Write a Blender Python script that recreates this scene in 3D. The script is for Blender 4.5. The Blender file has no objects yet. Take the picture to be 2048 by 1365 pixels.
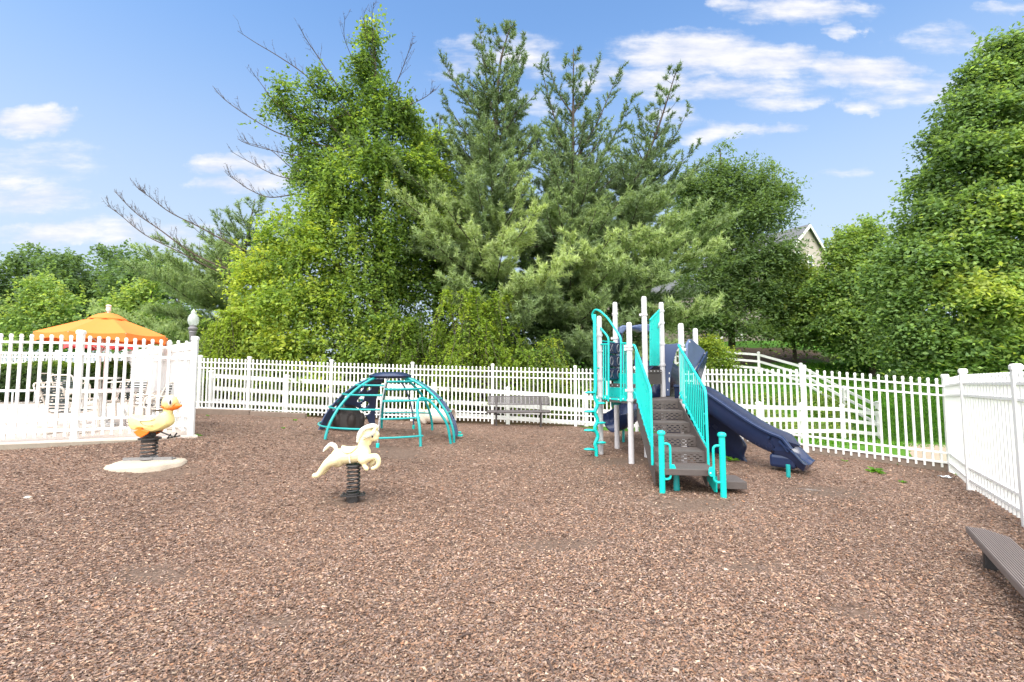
import bpy, bmesh, math, random
import numpy as np
from mathutils import Vector, Matrix

R = math.radians
rng = np.random.default_rng(11)
random.seed(11)
scene = bpy.context.scene
COL = scene.collection
V = Vector

# ------------------------------------------------------------------ camera maths
F = 915.0            # focal length in photo pixels (2048 wide)
PITCH = R(4.0)
CAMH = 1.65
CP_, SP_ = math.cos(PITCH), math.sin(PITCH)


def W(px, py, Y):
    """world point seen at photo pixel (px, py) at depth Y"""
    u = (px - 1024) / F
    v = (682.5 - py) / F
    k = Y / (CP_ - v * SP_)
    return V((u * k, Y, CAMH + (SP_ + v * CP_) * k))


# ------------------------------------------------------------------ terrain
CPTS = np.array([
    (-5.75, 8.3, .50), (-7.4, 7.8, .44), (-9.6, 7.0, .40), (-10.1, 14.7, .38), (-5, 14.5, .2), (1.9, 13.9, .03),
    (4.95, 11.85, 0), (6.17, 9.73, -.02), (8.3, 8.8, -.22), (6.95, 7.05, -.13), (5.75, 5.23, -.09), (-2.08, 6.1, 0),
    (-5.5, 7, .27), (-2.85, 10.7, .2), (2.2, 8.5, 0), (2.8, 6.2, 0), (0, 2, 0), (3, 2.5, -.02), (-3, 2.5, .03),
    (-6, 4, .15), (0, -4, 0), (-10, 0, .2), (8, 0, -.1), (4.4, 7.2, -.03),
    (8.3, 15.5, -.5), (10.4, 16.5, -.7), (12.7, 17.6, -.85), (15.4, 19.5, -1.0), (16.3, 22.5, -.1), (16, 25.5, .9),
    (15, 28, 1.65), (14, 30, 2.0), (14, 36, 3.95), (22, 36, 4.0), (25, 28, 1.6), (14, 45, 4.3), (0, 36, 3.6),
    (0, 28, 1.5), (2, 20, .3), (-8, 20, .4), (-20, 25, .5), (-30, 60, .5), (0, 60, 5), (30, 60, 6), (60, 60, 6),
    (-60, 40, 0), (60, 20, 1), (20, 12, -.3), (11, 11, -.25), (14, 13, -.4), (-16, 15, .5), (-16, 9, .4),
    (-60, -40, 0), (60, -40, 0), (0, -60, 0), (0, 200, 5), (-200, 100, 0), (200, 100, 4), (-200, -100, 0),
    (200, -100, 0)], float)


def _U(r2):
    return np.where(r2 > 1e-9, r2 * np.log(np.maximum(r2, 1e-9)), 0)


_n = len(CPTS)
_A = np.zeros((_n + 3, _n + 3))
_d = CPTS[:, None, :2] - CPTS[None, :, :2]
_A[:_n, :_n] = _U((_d ** 2).sum(-1)) + np.eye(_n) * .4
_A[:_n, _n] = 1
_A[:_n, _n + 1:] = CPTS[:, :2]
_A[_n:, :_n] = _A[:_n, _n:].T
_w = np.linalg.solve(_A, np.concatenate([CPTS[:, 2], np.zeros(3)]))


def gh(x, y):
    x = np.asarray(x, float)
    y = np.asarray(y, float)
    sh = x.shape
    x = x.ravel()
    y = y.ravel()
    out = np.empty(len(x))
    for i in range(0, len(x), 20000):
        xs, ys = x[i:i + 20000], y[i:i + 20000]
        r2 = (xs[:, None] - CPTS[None, :, 0]) ** 2 + (ys[:, None] - CPTS[None, :, 1]) ** 2
        out[i:i + 20000] = _U(r2) @ _w[:_n] + _w[_n] + xs * _w[_n + 1] + ys * _w[_n + 2]
    return out.reshape(sh)


def g(x, y):
    return float(gh([x], [y])[0])


def WG(px, py):
    """terrain point seen at a photo pixel"""
    lo, hi = 1.5, 60
    for Y in np.arange(1.5, 60, .1):
        p = W(px, py, Y)
        if p.z <= g(p.x, p.y):
            p.z = g(p.x, p.y)
            return p
    return W(px, py, 60)


def onG(px, Y, dz=0):
    """terrain point at photo column px and depth Y"""
    x = (px - 1024) / F * Y
    for _ in range(4):
        z = g(x, Y)
        t = (z - CAMH) / Y
        # invert the pixel row to get the true lateral position
        v = (t * CP_ - SP_) / (CP_ + t * SP_)
        x = (px - 1024) / F * Y / (CP_ - v * SP_)
    return V((x, Y, g(x, Y) + dz))


# ------------------------------------------------------------------ mesh helpers
def fil(pts, r=.1, n=5):
    """round the corners of a polyline"""
    pts = [V(p) for p in pts]
    out = [pts[0]]
    for i in range(1, len(pts) - 1):
        a, b, c = pts[i - 1], pts[i], pts[i + 1]
        d1, d2 = (a - b), (c - b)
        k = min(r, d1.length * .48, d2.length * .48)
        p0 = b + d1.normalized() * k
        p2 = b + d2.normalized() * k
        for j in range(n + 1):
            t = j / n
            out.append(p0 * (1 - t) ** 2 + b * 2 * t * (1 - t) + p2 * t * t)
    out.append(pts[-1])
    return out


def smooth_path(pts, n=8):
    """Catmull-Rom"""
    pts = [V(p) for p in pts]
    P = [pts[0] * 2 - pts[1]] + pts + [pts[-1] * 2 - pts[-2]]
    out = []
    for i in range(1, len(P) - 2):
        for j in range(n):
            t = j / n
            a, b, c, d = P[i - 1], P[i], P[i + 1], P[i + 2]
            out.append(.5 * ((2 * b) + (c - a) * t + (2 * a - 5 * b + 4 * c - d) * t * t + (3 * b - a - 3 * c + d) * t ** 3))
    out.append(pts[-1])
    return out


class MB:
    def __init__(s):
        s.v = []
        s.f = []

    def add(s, vs, fs):
        o = len(s.v)
        s.v += [tuple(p) for p in vs]
        s.f += [tuple(i + o for i in f) for f in fs]
        return s

    def box(s, c, size, rz=0, M=None):
        c = V(c)
        hx, hy, hz = size[0] / 2, size[1] / 2, size[2] / 2
        m = M if M is not None else Matrix.Rotation(rz, 3, 'Z')
        vs = [c + m @ V((x * hx, y * hy, z * hz)) for z in (-1, 1) for y in (-1, 1) for x in (-1, 1)]
        return s.add(vs, [(0, 2, 3, 1), (4, 5, 7, 6), (0, 1, 5, 4), (2, 6, 7, 3), (0, 4, 6, 2), (1, 3, 7, 5)])

    def bar(s, a, b, w, h, up=(0, 0, 1)):
        """rectangular bar from a to b; w across, h along up"""
        a, b, up = V(a), V(b), V(up)
        d = (b - a).normalized()
        sd = d.cross(up)
        if sd.length < 1e-5:
            sd = d.cross(V((1, 0, 0)))
        sd.normalize()
        u = sd.cross(d).normalized()
        vs = [p + sd * (i * w / 2) + u * (j * h / 2) for p in (a, b) for j in (-1, 1) for i in (-1, 1)]
        return s.add(vs, [(0, 1, 3, 2), (4, 6, 7, 5), (0, 4, 5, 1), (2, 3, 7, 6), (0, 2, 6, 4), (1, 5, 7, 3)])

    def tube(s, pts, r, n=10, closed=False, caps=True):
        pts = [V(p) for p in pts]
        m = len(pts)
        rs = [r] * m if not hasattr(r, '__len__') else list(r)
        T = []
        for i in range(m):
            if closed:
                t = pts[(i + 1) % m] - pts[i - 1]
            else:
                t = pts[min(i + 1, m - 1)] - pts[max(i - 1, 0)]
            T.append(t.normalized() if t.length > 1e-9 else V((0, 0, 1)))
        nrm = T[0].orthogonal().normalized()
        vs = []
        for i in range(m):
            nrm = nrm - T[i] * nrm.dot(T[i])
            if nrm.length < 1e-6:
                nrm = T[i].orthogonal()
            nrm.normalize()
            bn = T[i].cross(nrm)
            for j in range(n):
                a = 2 * math.pi * j / n
                vs.append(pts[i] + (nrm * math.cos(a) + bn * math.sin(a)) * rs[i])
        fs = []
        for i in range(m if closed else m - 1):
            k = (i + 1) % m
            for j in range(n):
                j2 = (j + 1) % n
                fs.append((i * n + j, i * n + j2, k * n + j2, k * n + j))
        if caps and not closed:
            fs.append(tuple(range(n - 1, -1, -1)))
            fs.append(tuple((m - 1) * n + j for j in range(n)))
        return s.add(vs, fs)

    def lathe(s, prof, c=(0, 0, 0), n=24, M=None):
        c = V(c)
        vs, fs = [], []
        for (r, z) in prof:
            for j in range(n):
                a = 2 * math.pi * j / n
                p = V((r * math.cos(a), r * math.sin(a), z))
                vs.append(c + (M @ p if M is not None else p))
        for i in range(len(prof) - 1):
            for j in range(n):
                j2 = (j + 1) % n
                fs.append((i * n + j, i * n + j2, (i + 1) * n + j2, (i + 1) * n + j))
        fs.append(tuple(range(n - 1, -1, -1)))
        fs.append(tuple((len(prof) - 1) * n + j for j in range(n)))
        return s.add(vs, fs)

    def ell(s, c, rad, nu=20, nv=12, M=None):
        prof = []
        c = V(c)
        vs, fs = [], []
        for i in range(nv + 1):
            th = math.pi * (i / nv)
            th = min(max(th, .02), math.pi - .02)
            for j in range(nu):
                a = 2 * math.pi * j / nu
                p = V((rad[0] * math.sin(th) * math.cos(a), rad[1] * math.sin(th) * math.sin(a), -rad[2] * math.cos(th)))
                vs.append(c + (M @ p if M is not None else p))
        for i in range(nv):
            for j in range(nu):
                j2 = (j + 1) % nu
                fs.append((i * nu + j, i * nu + j2, (i + 1) * nu + j2, (i + 1) * nu + j))
        fs.append(tuple(range(nu - 1, -1, -1)))
        fs.append(tuple(nv * nu + j for j in range(nu)))
        return s.add(vs, fs)

    def prism(s, pts, thick):
        """planar outline given as 3D points, extruded by the vector thick (centred)"""
        th = V(thick)
        pts = [V(p) for p in pts]
        n = len(pts)
        vs = [p - th / 2 for p in pts] + [p + th / 2 for p in pts]
        fs = [tuple(range(n - 1, -1, -1)), tuple(range(n, 2 * n))]
        fs += [(i, (i + 1) % n, n + (i + 1) % n, n + i) for i in range(n)]
        return s.add(vs, fs)

    def sweep(s, path, prof, side=None, closed_prof=True):
        """profile [(lateral, up)] swept along path; lateral stays horizontal"""
        path = [V(p) for p in path]
        m, n = len(path), len(prof)
        vs, fs = [], []
        for i in range(m):
            t = (path[min(i + 1, m - 1)] - path[max(i - 1, 0)]).normalized()
            sd = t.cross(V((0, 0, 1)))
            sd.normalize()
            up = sd.cross(t)
            for (a, b) in prof:
                vs.append(path[i] + sd * a + up * b)
        for i in range(m - 1):
            for j in range(n if closed_prof else n - 1):
                j2 = (j + 1) % n
                fs.append((i * n + j, i * n + j2, (i + 1) * n + j2, (i + 1) * n + j))
        if closed_prof:
            fs.append(tuple(range(n - 1, -1, -1)))
            fs.append(tuple((m - 1) * n + j for j in range(n)))
        return s.add(vs, fs)

    def build(s, name, m, parent=None, smooth=False, bevel=0, solid=0, sub=0, angle=40):
        base = V((0, 0, 0))
        p = parent
        while p is not None:
            base += p.location
            p = p.parent
        me = bpy.data.meshes.new(name)
        bm = bmesh.new()
        vv = [bm.verts.new(V(q) - base) for q in s.v]
        for f in s.f:
            try:
                bm.faces.new([vv[i] for i in f])
            except ValueError:
                pass
        bmesh.ops.recalc_face_normals(bm, faces=bm.faces)
        bm.to_mesh(me)
        bm.free()
        if smooth:
            me.shade_smooth()
            me.set_sharp_from_angle(angle=R(angle))
        me.materials.append(m)
        o = bpy.data.objects.new(name, me)
        COL.objects.link(o)
        if parent is not None:
            o.parent = parent
        if solid:
            md = o.modifiers.new('Solid', 'SOLIDIFY')
            md.thickness = solid
            md.offset = 0
        if bevel:
            md = o.modifiers.new('Bevel', 'BEVEL')
            md.width = bevel
            md.segments = 2
            md.limit_method = 'ANGLE'
            md.angle_limit = R(35)
        if sub:
            md = o.modifiers.new('Sub', 'SUBSURF')
            md.levels = md.render_levels = sub
        return o

    def fused(s, name, m, parent=None, voxel=.01, iters=6):
        """one continuous surface from overlapping solids"""
        o = s.build(name, m, parent)
        md = o.modifiers.new('Remesh', 'REMESH')
        md.mode = 'VOXEL'
        md.voxel_size = voxel
        md.use_smooth_shade = True
        md2 = o.modifiers.new('Smooth', 'SMOOTH')
        md2.iterations = iters
        md2.factor = .5
        return o


def npmesh(name, verts, k, m, parent=None, tint=None):
    verts = np.asarray(verts, float).reshape(-1, 3)
    base = np.zeros(3)
    p = parent
    while p is not None:
        base += np.array(p.location)
        p = p.parent
    verts = verts - base
    n = len(verts)
    me = bpy.data.meshes.new(name)
    me.vertices.add(n)
    me.vertices.foreach_set('co', verts.astype(np.float32).ravel())
    me.loops.add(n)
    me.loops.foreach_set('vertex_index', np.arange(n, dtype=np.int32))
    me.polygons.add(n // k)
    me.polygons.foreach_set('loop_start', np.arange(0, n, k, dtype=np.int32))
    me.update(calc_edges=True)
    if tint is not None:
        t = np.ones((n, 4), np.float32)
        t[:, :3] = np.repeat(np.clip(tint, 0, 1), k, axis=0)
        a = me.attributes.new('tint', 'FLOAT_COLOR', 'POINT')
        a.data.foreach_set('color', t.ravel())
    me.materials.append(m)
    o = bpy.data.objects.new(name, me)
    COL.objects.link(o)
    if parent is not None:
        o.parent = parent
    return o


def thing(name, label, cat, loc=(0, 0, 0), rz=0, group=None):
    o = bpy.data.objects.new(name, None)
    o.empty_display_size = .2
    COL.objects.link(o)
    o.location = loc
    o.rotation_euler = (0, 0, rz)
    tag(o, label, cat, group)
    return o


def tag(o, label=None, cat=None, group=None, kind=None):
    if label:
        o['label'] = label
    if cat:
        o['category'] = cat
    if group:
        o['group'] = group
    if kind:
        o['kind'] = kind
    return o


def dup(root, loc, rz, label, group=None):
    r = root.copy()
    COL.objects.link(r)
    r.location = loc
    r.rotation_euler = (0, 0, rz)
    r['label'] = label
    if group:
        r['group'] = group
    for ch in list(root.children):
        c = ch.copy()
        COL.objects.link(c)
        c.parent = r
        for gch in list(ch.children):
            d = gch.copy()
            COL.objects.link(d)
            d.parent = c
    return r


# ------------------------------------------------------------------ materials
def nd(t, typ, **kw):
    n = t.nodes.new(typ)
    for k, v in kw.items():
        setattr(n, k, v)
    return n


def mat(name, col, rough=.5, var=.1, scale=5, bump=0, bscale=80, metallic=0, spec=.5, dirt=0, dcol=(.12, .1, .08),
        coat=0, rvar=.1):
    m = bpy.data.materials.new(name)
    m.use_nodes = True
    t = m.node_tree
    b = t.nodes['Principled BSDF']
    tc = nd(t, 'ShaderNodeTexCoord')
    n1 = nd(t, 'ShaderNodeTexNoise')
    n1.inputs['Scale'].default_value = scale
    n1.inputs['Detail'].default_value = 6
    t.links.new(tc.outputs['Object'], n1.inputs['Vector'])
    mx = nd(t, 'ShaderNodeMix', data_type='RGBA')
    t.links.new(n1.outputs['Fac'], mx.inputs['Factor'])
    mx.inputs['A'].default_value = tuple(min(1, c * (1 - var)) for c in col) + (1,)
    mx.inputs['B'].default_value = tuple(min(1, c * (1 + var)) for c in col) + (1,)
    out = mx.outputs['Result']
    if dirt:
        n2 = nd(t, 'ShaderNodeTexNoise')
        n2.inputs['Scale'].default_value = scale * 2.7
        n2.inputs['Detail'].default_value = 8
        n2.inputs['Roughness'].default_value = .7
        t.links.new(tc.outputs['Object'], n2.inputs['Vector'])
        rp = nd(t, 'ShaderNodeMapRange')
        rp.inputs['From Min'].default_value = .52
        rp.inputs['From Max'].default_value = .75
        rp.inputs['To Max'].default_value = dirt
        t.links.new(n2.outputs['Fac'], rp.inputs['Value'])
        m2 = nd(t, 'ShaderNodeMix', data_type='RGBA')
        t.links.new(rp.outputs['Result'], m2.inputs['Factor'])
        t.links.new(out, m2.inputs['A'])
        m2.inputs['B'].default_value = tuple(dcol) + (1,)
        out = m2.outputs['Result']
    t.links.new(out, b.inputs['Base Color'])
    rr = nd(t, 'ShaderNodeMapRange')
    rr.inputs['To Min'].default_value = max(0, rough - rvar)
    rr.inputs['To Max'].default_value = min(1, rough + rvar)
    t.links.new(n1.outputs['Fac'], rr.inputs['Value'])
    t.links.new(rr.outputs['Result'], b.inputs['Roughness'])
    b.inputs['Metallic'].default_value = metallic
    b.inputs['Specular IOR Level'].default_value = spec
    b.inputs['Coat Weight'].default_value = coat
    if bump:
        n3 = nd(t, 'ShaderNodeTexNoise')
        n3.inputs['Scale'].default_value = bscale
        n3.inputs['Detail'].default_value = 5
        t.links.new(tc.outputs['Object'], n3.inputs['Vector'])
        bp = nd(t, 'ShaderNodeBump')
        bp.inputs['Strength'].default_value = bump
        bp.inputs['Distance'].default_value = .01
        t.links.new(n3.outputs['Fac'], bp.inputs['Height'])
        t.links.new(bp.outputs['Normal'], b.inputs['Normal'])
    return m


def leafmat(name, trans=.48, rough=.5, spec=.25):
    m = bpy.data.materials.new(name)
    m.use_nodes = True
    t = m.node_tree
    b = t.nodes['Principled BSDF']
    o = t.nodes['Material Output']
    at = nd(t, 'ShaderNodeAttribute', attribute_name='tint')
    t.links.new(at.outputs['Color'], b.inputs['Base Color'])
    b.inputs['Roughness'].default_value = rough
    b.inputs['Specular IOR Level'].default_value = spec
    tr = nd(t, 'ShaderNodeBsdfTranslucent')
    mc = nd(t, 'ShaderNodeMix', data_type='RGBA', blend_type='MULTIPLY')
    mc.inputs['Factor'].default_value = 1
    t.links.new(at.outputs['Color'], mc.inputs['A'])
    mc.inputs['B'].default_value = (1.6, 1.5, .8, 1)
    t.links.new(mc.outputs['Result'], tr.inputs['Color'])
    ms = nd(t, 'ShaderNodeMixShader')
    ms.inputs['Fac'].default_value = trans
    t.links.new(b.outputs['BSDF'], ms.inputs[1])
    t.links.new(tr.outputs['BSDF'], ms.inputs[2])
    t.links.new(ms.outputs['Shader'], o.inputs['Surface'])
    return m


def tintmat(name, rough=.8, spec=.3):
    m = bpy.data.materials.new(name)
    m.use_nodes = True
    t = m.node_tree
    b = t.nodes['Principled BSDF']
    at = nd(t, 'ShaderNodeAttribute', attribute_name='tint')
    t.links.new(at.outputs['Color'], b.inputs['Base Color'])
    b.inputs['Roughness'].default_value = rough
    b.inputs['Specular IOR Level'].default_value = spec
    return m


M = {}
M['white'] = mat('white_vinyl', (.80, .80, .79), .45, .03, 3, dirt=.18, dcol=(.55, .54, .48))
M['grey_post'] = mat('grey_powder_coat', (.56, .55, .57), .35, .05, 6, dirt=.15, dcol=(.36, .35, .34))
M['teal'] = mat('teal_powder_coat', (.004, .52, .47), .3, .06, 6, bump=.05, bscale=200)
M['teal_dark'] = mat('teal_tube_coat', (.010, .31, .31), .35, .08, 6, dirt=.2, dcol=(.05, .3, .3))
M['navy'] = mat('navy_plastic', (.015, .027, .075), .24, .15, 4, bump=.08, bscale=120, dirt=.2, dcol=(.035, .055, .12))
M['navy_hood'] = mat('navy_faded_plastic', (.085, .12, .23), .4, .15, 4, dirt=.25, dcol=(.12, .16, .28))
M['navy_panel'] = mat('navy_sheet_plastic', (.055, .082, .17), .45, .1, 5)
M['brown'] = mat('brown_coated_steel', (.085, .07, .066), .55, .12, 8, bump=.5, bscale=180, dirt=.3, dcol=(.13, .11, .1))
M['brown_light'] = mat('weathered_brown_plastic', (.165, .135, .128), .6, .12, 6, bump=.2, bscale=150, dirt=.3, dcol=(.19, .16, .15))
M['black_steel'] = mat('black_spring_steel', (.025, .024, .025), .4, .2, 20, dirt=.3, dcol=(.09, .06, .045))
M['galv'] = mat('galvanised_steel', (.28, .28, .29), .45, .15, 20, metallic=.6, dirt=.5, dcol=(.09, .08, .08))
M['horse'] = mat('cream_cast_enamel', (.80, .70, .42), .3, .06, 6, dirt=.3, dcol=(.62, .5, .25))
M['horse_hair'] = mat('worn_white_enamel', (.74, .73, .68), .4, .08, 14, dirt=.45, dcol=(.42, .42, .40))
M['saddle_line'] = mat('faded_blue_line', (.30, .36, .48), .5, .1)
M['duck'] = mat('yellow_cast_enamel', (.85, .72, .31), .3, .05, 8)
M['orange'] = mat('orange_enamel', (.80, .17, .012), .35, .06, 8)
M['eye_white'] = mat('white_enamel', (.8, .79, .75), .3, .02)
M['eye_dark'] = mat('dark_enamel', (.03, .01, .025), .3, .02)
M['concrete'] = mat('concrete', (.46, .42, .36), .85, .12, 5, bump=.4, bscale=60, dirt=.5, dcol=(.3, .26, .21))
M['deck'] = mat('pale_pool_concrete', (.54, .48, .43), .8, .06, 1.5, bump=.15, bscale=60, dirt=.25, dcol=(.5, .46, .41))
M['kerb'] = mat('stained_kerb_concrete', (.27, .235, .19), .9, .2, 4, bump=.4, bscale=40, dirt=.5, dcol=(.15, .12, .09))
M['timber'] = mat('weathered_timber', (.20, .155, .125), .85, .25, 6, bump=.5, bscale=30, dirt=.4, dcol=(.1, .07, .05))
M['barrel'] = mat('beige_plastic', (.60, .53, .45), .55, .06, 5, dirt=.35, dcol=(.4, .33, .25))
M['bench'] = mat('grey_bench_steel', (.12, .11, .115), .5, .1, 10)
M['bench_leg'] = mat('dark_bench_steel', (.07, .06, .06), .5, .1, 10)
M['boulder'] = mat('dark_brown_plastic', (.038, .03, .027), .55, .2, 6, bump=.3, bscale=30)
M['umb_orange'] = mat('orange_canvas', (.80, .19, .03), .85, .05, 12, bump=.1, bscale=300)
M['umb_red'] = mat('red_canvas', (.70, .06, .07), .85, .05, 12, bump=.1, bscale=300)
M['umb_pole'] = mat('pink_white_pole', (.72, .62, .58), .5, .04)
M['table'] = mat('white_resin', (.78, .77, .75), .4, .03)
M['chair'] = mat('cream_tube_frame', (.70, .64, .57), .4, .04)
M['strap'] = mat('dark_green_vinyl_strap', (.045, .06, .065), .4, .15, 10)
M['lamp_post'] = mat('grey_cast_post', (.17, .165, .18), .5, .12, 6)
M['bark'] = mat('grey_brown_bark', (.085, .065, .05), .9, .35, 8, bump=.8, bscale=25)
M['pine_bark'] = mat('dark_pine_bark', (.06, .045, .038), .9, .35, 8, bump=.8, bscale=25)
M['dead'] = mat('bare_dead_wood', (.07, .045, .036), .85, .3, 5, bump=.4, bscale=40)
M['siding'] = mat('beige_siding', (.40, .345, .315), .7, .04, 3)
M['stone'] = mat('stone_veneer', (.24, .20, .17), .9, .4, 3, bump=.6, bscale=8)
M['roof'] = mat('grey_shingle', (.10, .105, .115), .9, .2, 6, bump=.3, bscale=20)
M['trim'] = mat('white_trim', (.75, .75, .73), .6, .03)
M['brick'] = mat('red_brick', (.30, .085, .06), .85, .2, 8)
M['path'] = mat('path_concrete', (.34, .27, .20), .9, .1, 3, bump=.2)
M['paper'] = mat('white_paper', (.72, .76, .82), .8, .05)
M['mound_pad'] = mat('pale_concrete_footing', (.46, .39, .31), .9, .12, 9, bump=.6, bscale=50, dirt=.4, dcol=(.40, .33, .25))
M['leaf'] = leafmat('leaf')
M['needle'] = leafmat('needle', .25, .5, .3)
M['chips'] = tintmat('wood_chips', .75, .35)
M['blade'] = leafmat('grass_blade', .3)


def glassmat(name, col, rough=.1, alpha=.35):
    m = bpy.data.materials.new(name)
    m.use_nodes = True
    b = m.node_tree.nodes['Principled BSDF']
    b.inputs['Base Color'].default_value = col + (1,)
    b.inputs['Roughness'].default_value = rough
    b.inputs['Alpha'].default_value = alpha
    return m


M['globe'] = glassmat('frosted_globe', (.62, .68, .66), .15, .5)
M['window'] = mat('window_glass', (.10, .12, .14), .08, .2, 1)
M['water'] = mat('pool_water', (.10, .50, .62), .06, .12, 2, bump=.2, bscale=6)
# ------------------------------------------------------------------ camera, sky, sun
cam = bpy.data.cameras.new('camera')
cam.sensor_width = 36
cam.lens = 36 * F / 2048
cam.clip_start = .05
cam.clip_end = 1500
co = bpy.data.objects.new('camera', cam)
COL.objects.link(co)
co.location = (0, 0, CAMH)
co.rotation_euler = (R(90) + PITCH, 0, 0)
scene.camera = co

SUN_EL, SUN_AZ = R(56), R(205)      # azimuth clockwise from +Y (north)
sun = bpy.data.lights.new('sun', 'SUN')
sun.energy = 1.2
sun.angle = R(28)
sun.color = (1, .95, .87)
so = bpy.data.objects.new('sun', sun)
COL.objects.link(so)
sd = V((math.sin(SUN_AZ) * math.cos(SUN_EL), math.cos(SUN_AZ) * math.cos(SUN_EL), math.sin(SUN_EL)))
so.rotation_euler = sd.to_track_quat('Z', 'Y').to_euler()

world = bpy.data.worlds.new('World')
scene.world = world
world.use_nodes = True
t = world.node_tree
for n in list(t.nodes):
    t.nodes.remove(n)
L = t.links


def mth(op, a, b=None, c=None, clamp=False):
    n = nd(t, 'ShaderNodeMath', operation=op, use_clamp=clamp)
    for i, q in enumerate((a, b, c)):
        if q is None:
            continue
        if isinstance(q, (int, float)):
            n.inputs[i].default_value = q
        else:
            L.new(q, n.inputs[i])
    return n.outputs[0]


def smooth(v, lo, hi, a=0., b=1.):
    n = nd(t, 'ShaderNodeMapRange', interpolation_type='SMOOTHSTEP')
    n.inputs['From Min'].default_value = lo
    n.inputs['From Max'].default_value = hi
    n.inputs['To Min'].default_value = a
    n.inputs['To Max'].default_value = b
    L.new(v, n.inputs['Value'])
    return n.outputs['Result']


out = nd(t, 'ShaderNodeOutputWorld')
bg = nd(t, 'ShaderNodeBackground')
bg.inputs['Strength'].default_value = .10
L.new(bg.outputs[0], out.inputs['Surface'])
sky = nd(t, 'ShaderNodeTexSky', sky_type='NISHITA')
sky.sun_disc = False
sky.sun_elevation = SUN_EL
sky.sun_rotation = SUN_AZ
sky.altitude = 100
sky.air_density = 1.0
sky.dust_density = .6
sky.ozone_density = 2.0
tc = nd(t, 'ShaderNodeTexCoord')
sep = nd(t, 'ShaderNodeSeparateXYZ')
L.new(tc.outputs['Generated'], sep.inputs[0])
dx, dy, dz = sep.outputs
dyc = mth('MAXIMUM', dy, .02)
uu = mth('DIVIDE', dx, dyc)
vv = mth('DIVIDE', dz, dyc)
uv = nd(t, 'ShaderNodeCombineXYZ')
L.new(uu, uv.inputs[0])
L.new(vv, uv.inputs[1])
CLOUDS = [(60, 240, 95, 34, 1), (70, 325, 140, 55, .42), (60, 398, 130, 34, .75), (20, 362, 75, 20, .7),
          (100, 468, 105, 30, .8), (270, 465, 170, 38, .62), (470, 322, 105, 28, .85), (510, 362, 130, 24, .8),
          (1000, 112, 130, 50, .7), (1200, 155, 70, 38, .75), (1390, 105, 175, 52, 1), (1610, 22, 150, 30, .85),
          (1300, 160, 120, 36, .8), (1530, 122, 130, 38, .95), (1720, 142, 140, 40, 1), (1470, 176, 160, 28, .75),
          (1850, 185, 150, 40, .62), (1900, 78, 110, 34, .5), (1420, 265, 95, 24, .75), (1560, 205, 90, 22, .7),
          (1550, 258, 75, 13, .6), (1730, 215, 60, 18, .55), (1700, 62, 40, 20, .55), (1460, 12, 55, 18, .6),
          (1050, 210, 90, 30, .5), (1340, 230, 70, 30, .45), (880, 150, 50, 16, .4), (2010, 20, 60, 14, .4),
          (1690, 350, 60, 12, .3)]
# wind-torn outlines: displace the cloud field with noise
wn = nd(t, 'ShaderNodeTexNoise')
wn.inputs['Scale'].default_value = 7
wn.inputs['Detail'].default_value = 7
wn.inputs['Roughness'].default_value = .62
L.new(uv.outputs[0], wn.inputs['Vector'])
wo = nd(t, 'ShaderNodeVectorMath', operation='SUBTRACT')
L.new(wn.outputs['Color'], wo.inputs[0])
wo.inputs[1].default_value = (.5, .5, .5)
ws = nd(t, 'ShaderNodeVectorMath', operation='MULTIPLY')
L.new(wo.outputs[0], ws.inputs[0])
ws.inputs[1].default_value = (.26, .085, 0)
wuv = nd(t, 'ShaderNodeVectorMath', operation='ADD')
L.new(uv.outputs[0], wuv.inputs[0])
L.new(ws.outputs[0], wuv.inputs[1])
acc = None
for (px, py, rx, ry, a) in CLOUDS:
    rx, ry, a = rx * 1.25, ry * 1.1, a * .98
    p = W(px, py, 1.0)
    q = W(px, py - ry, 1.0)
    s = nd(t, 'ShaderNodeVectorMath', operation='SUBTRACT')
    L.new(wuv.outputs[0], s.inputs[0])
    s.inputs[1].default_value = (p.x, p.z - CAMH, 0)
    m = nd(t, 'ShaderNodeVectorMath', operation='MULTIPLY')
    L.new(s.outputs[0], m.inputs[0])
    m.inputs[1].default_value = (F / rx, 1 / max(1e-4, q.z - p.z), 0)
    d = nd(t, 'ShaderNodeVectorMath', operation='DOT_PRODUCT')
    L.new(m.outputs[0], d.inputs[0])
    L.new(m.outputs[0], d.inputs[1])
    e = mth('SUBTRACT', 1.0, d.outputs['Value'], clamp=True)
    e = mth('MULTIPLY', e, a)
    acc = e if acc is None else mth('MAXIMUM', acc, e)
nz = nd(t, 'ShaderNodeTexNoise')
nz.inputs['Scale'].default_value = 1
nz.inputs['Detail'].default_value = 9
nz.inputs['Roughness'].default_value = .6
sc_ = nd(t, 'ShaderNodeVectorMath', operation='MULTIPLY')
L.new(uv.outputs[0], sc_.inputs[0])
sc_.inputs[1].default_value = (7, 24, 1)
L.new(sc_.outputs[0], nz.inputs['Vector'])
cl = mth('ADD', acc, mth('MULTIPLY', mth('SUBTRACT', nz.outputs['Fac'], .5), 1.9))
gate = smooth(acc, 0.0, .25)
cl = mth('MULTIPLY', smooth(cl, .0, 1.0), gate)
cl = mth('MULTIPLY', cl, smooth(dy, .03, .12))
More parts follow.
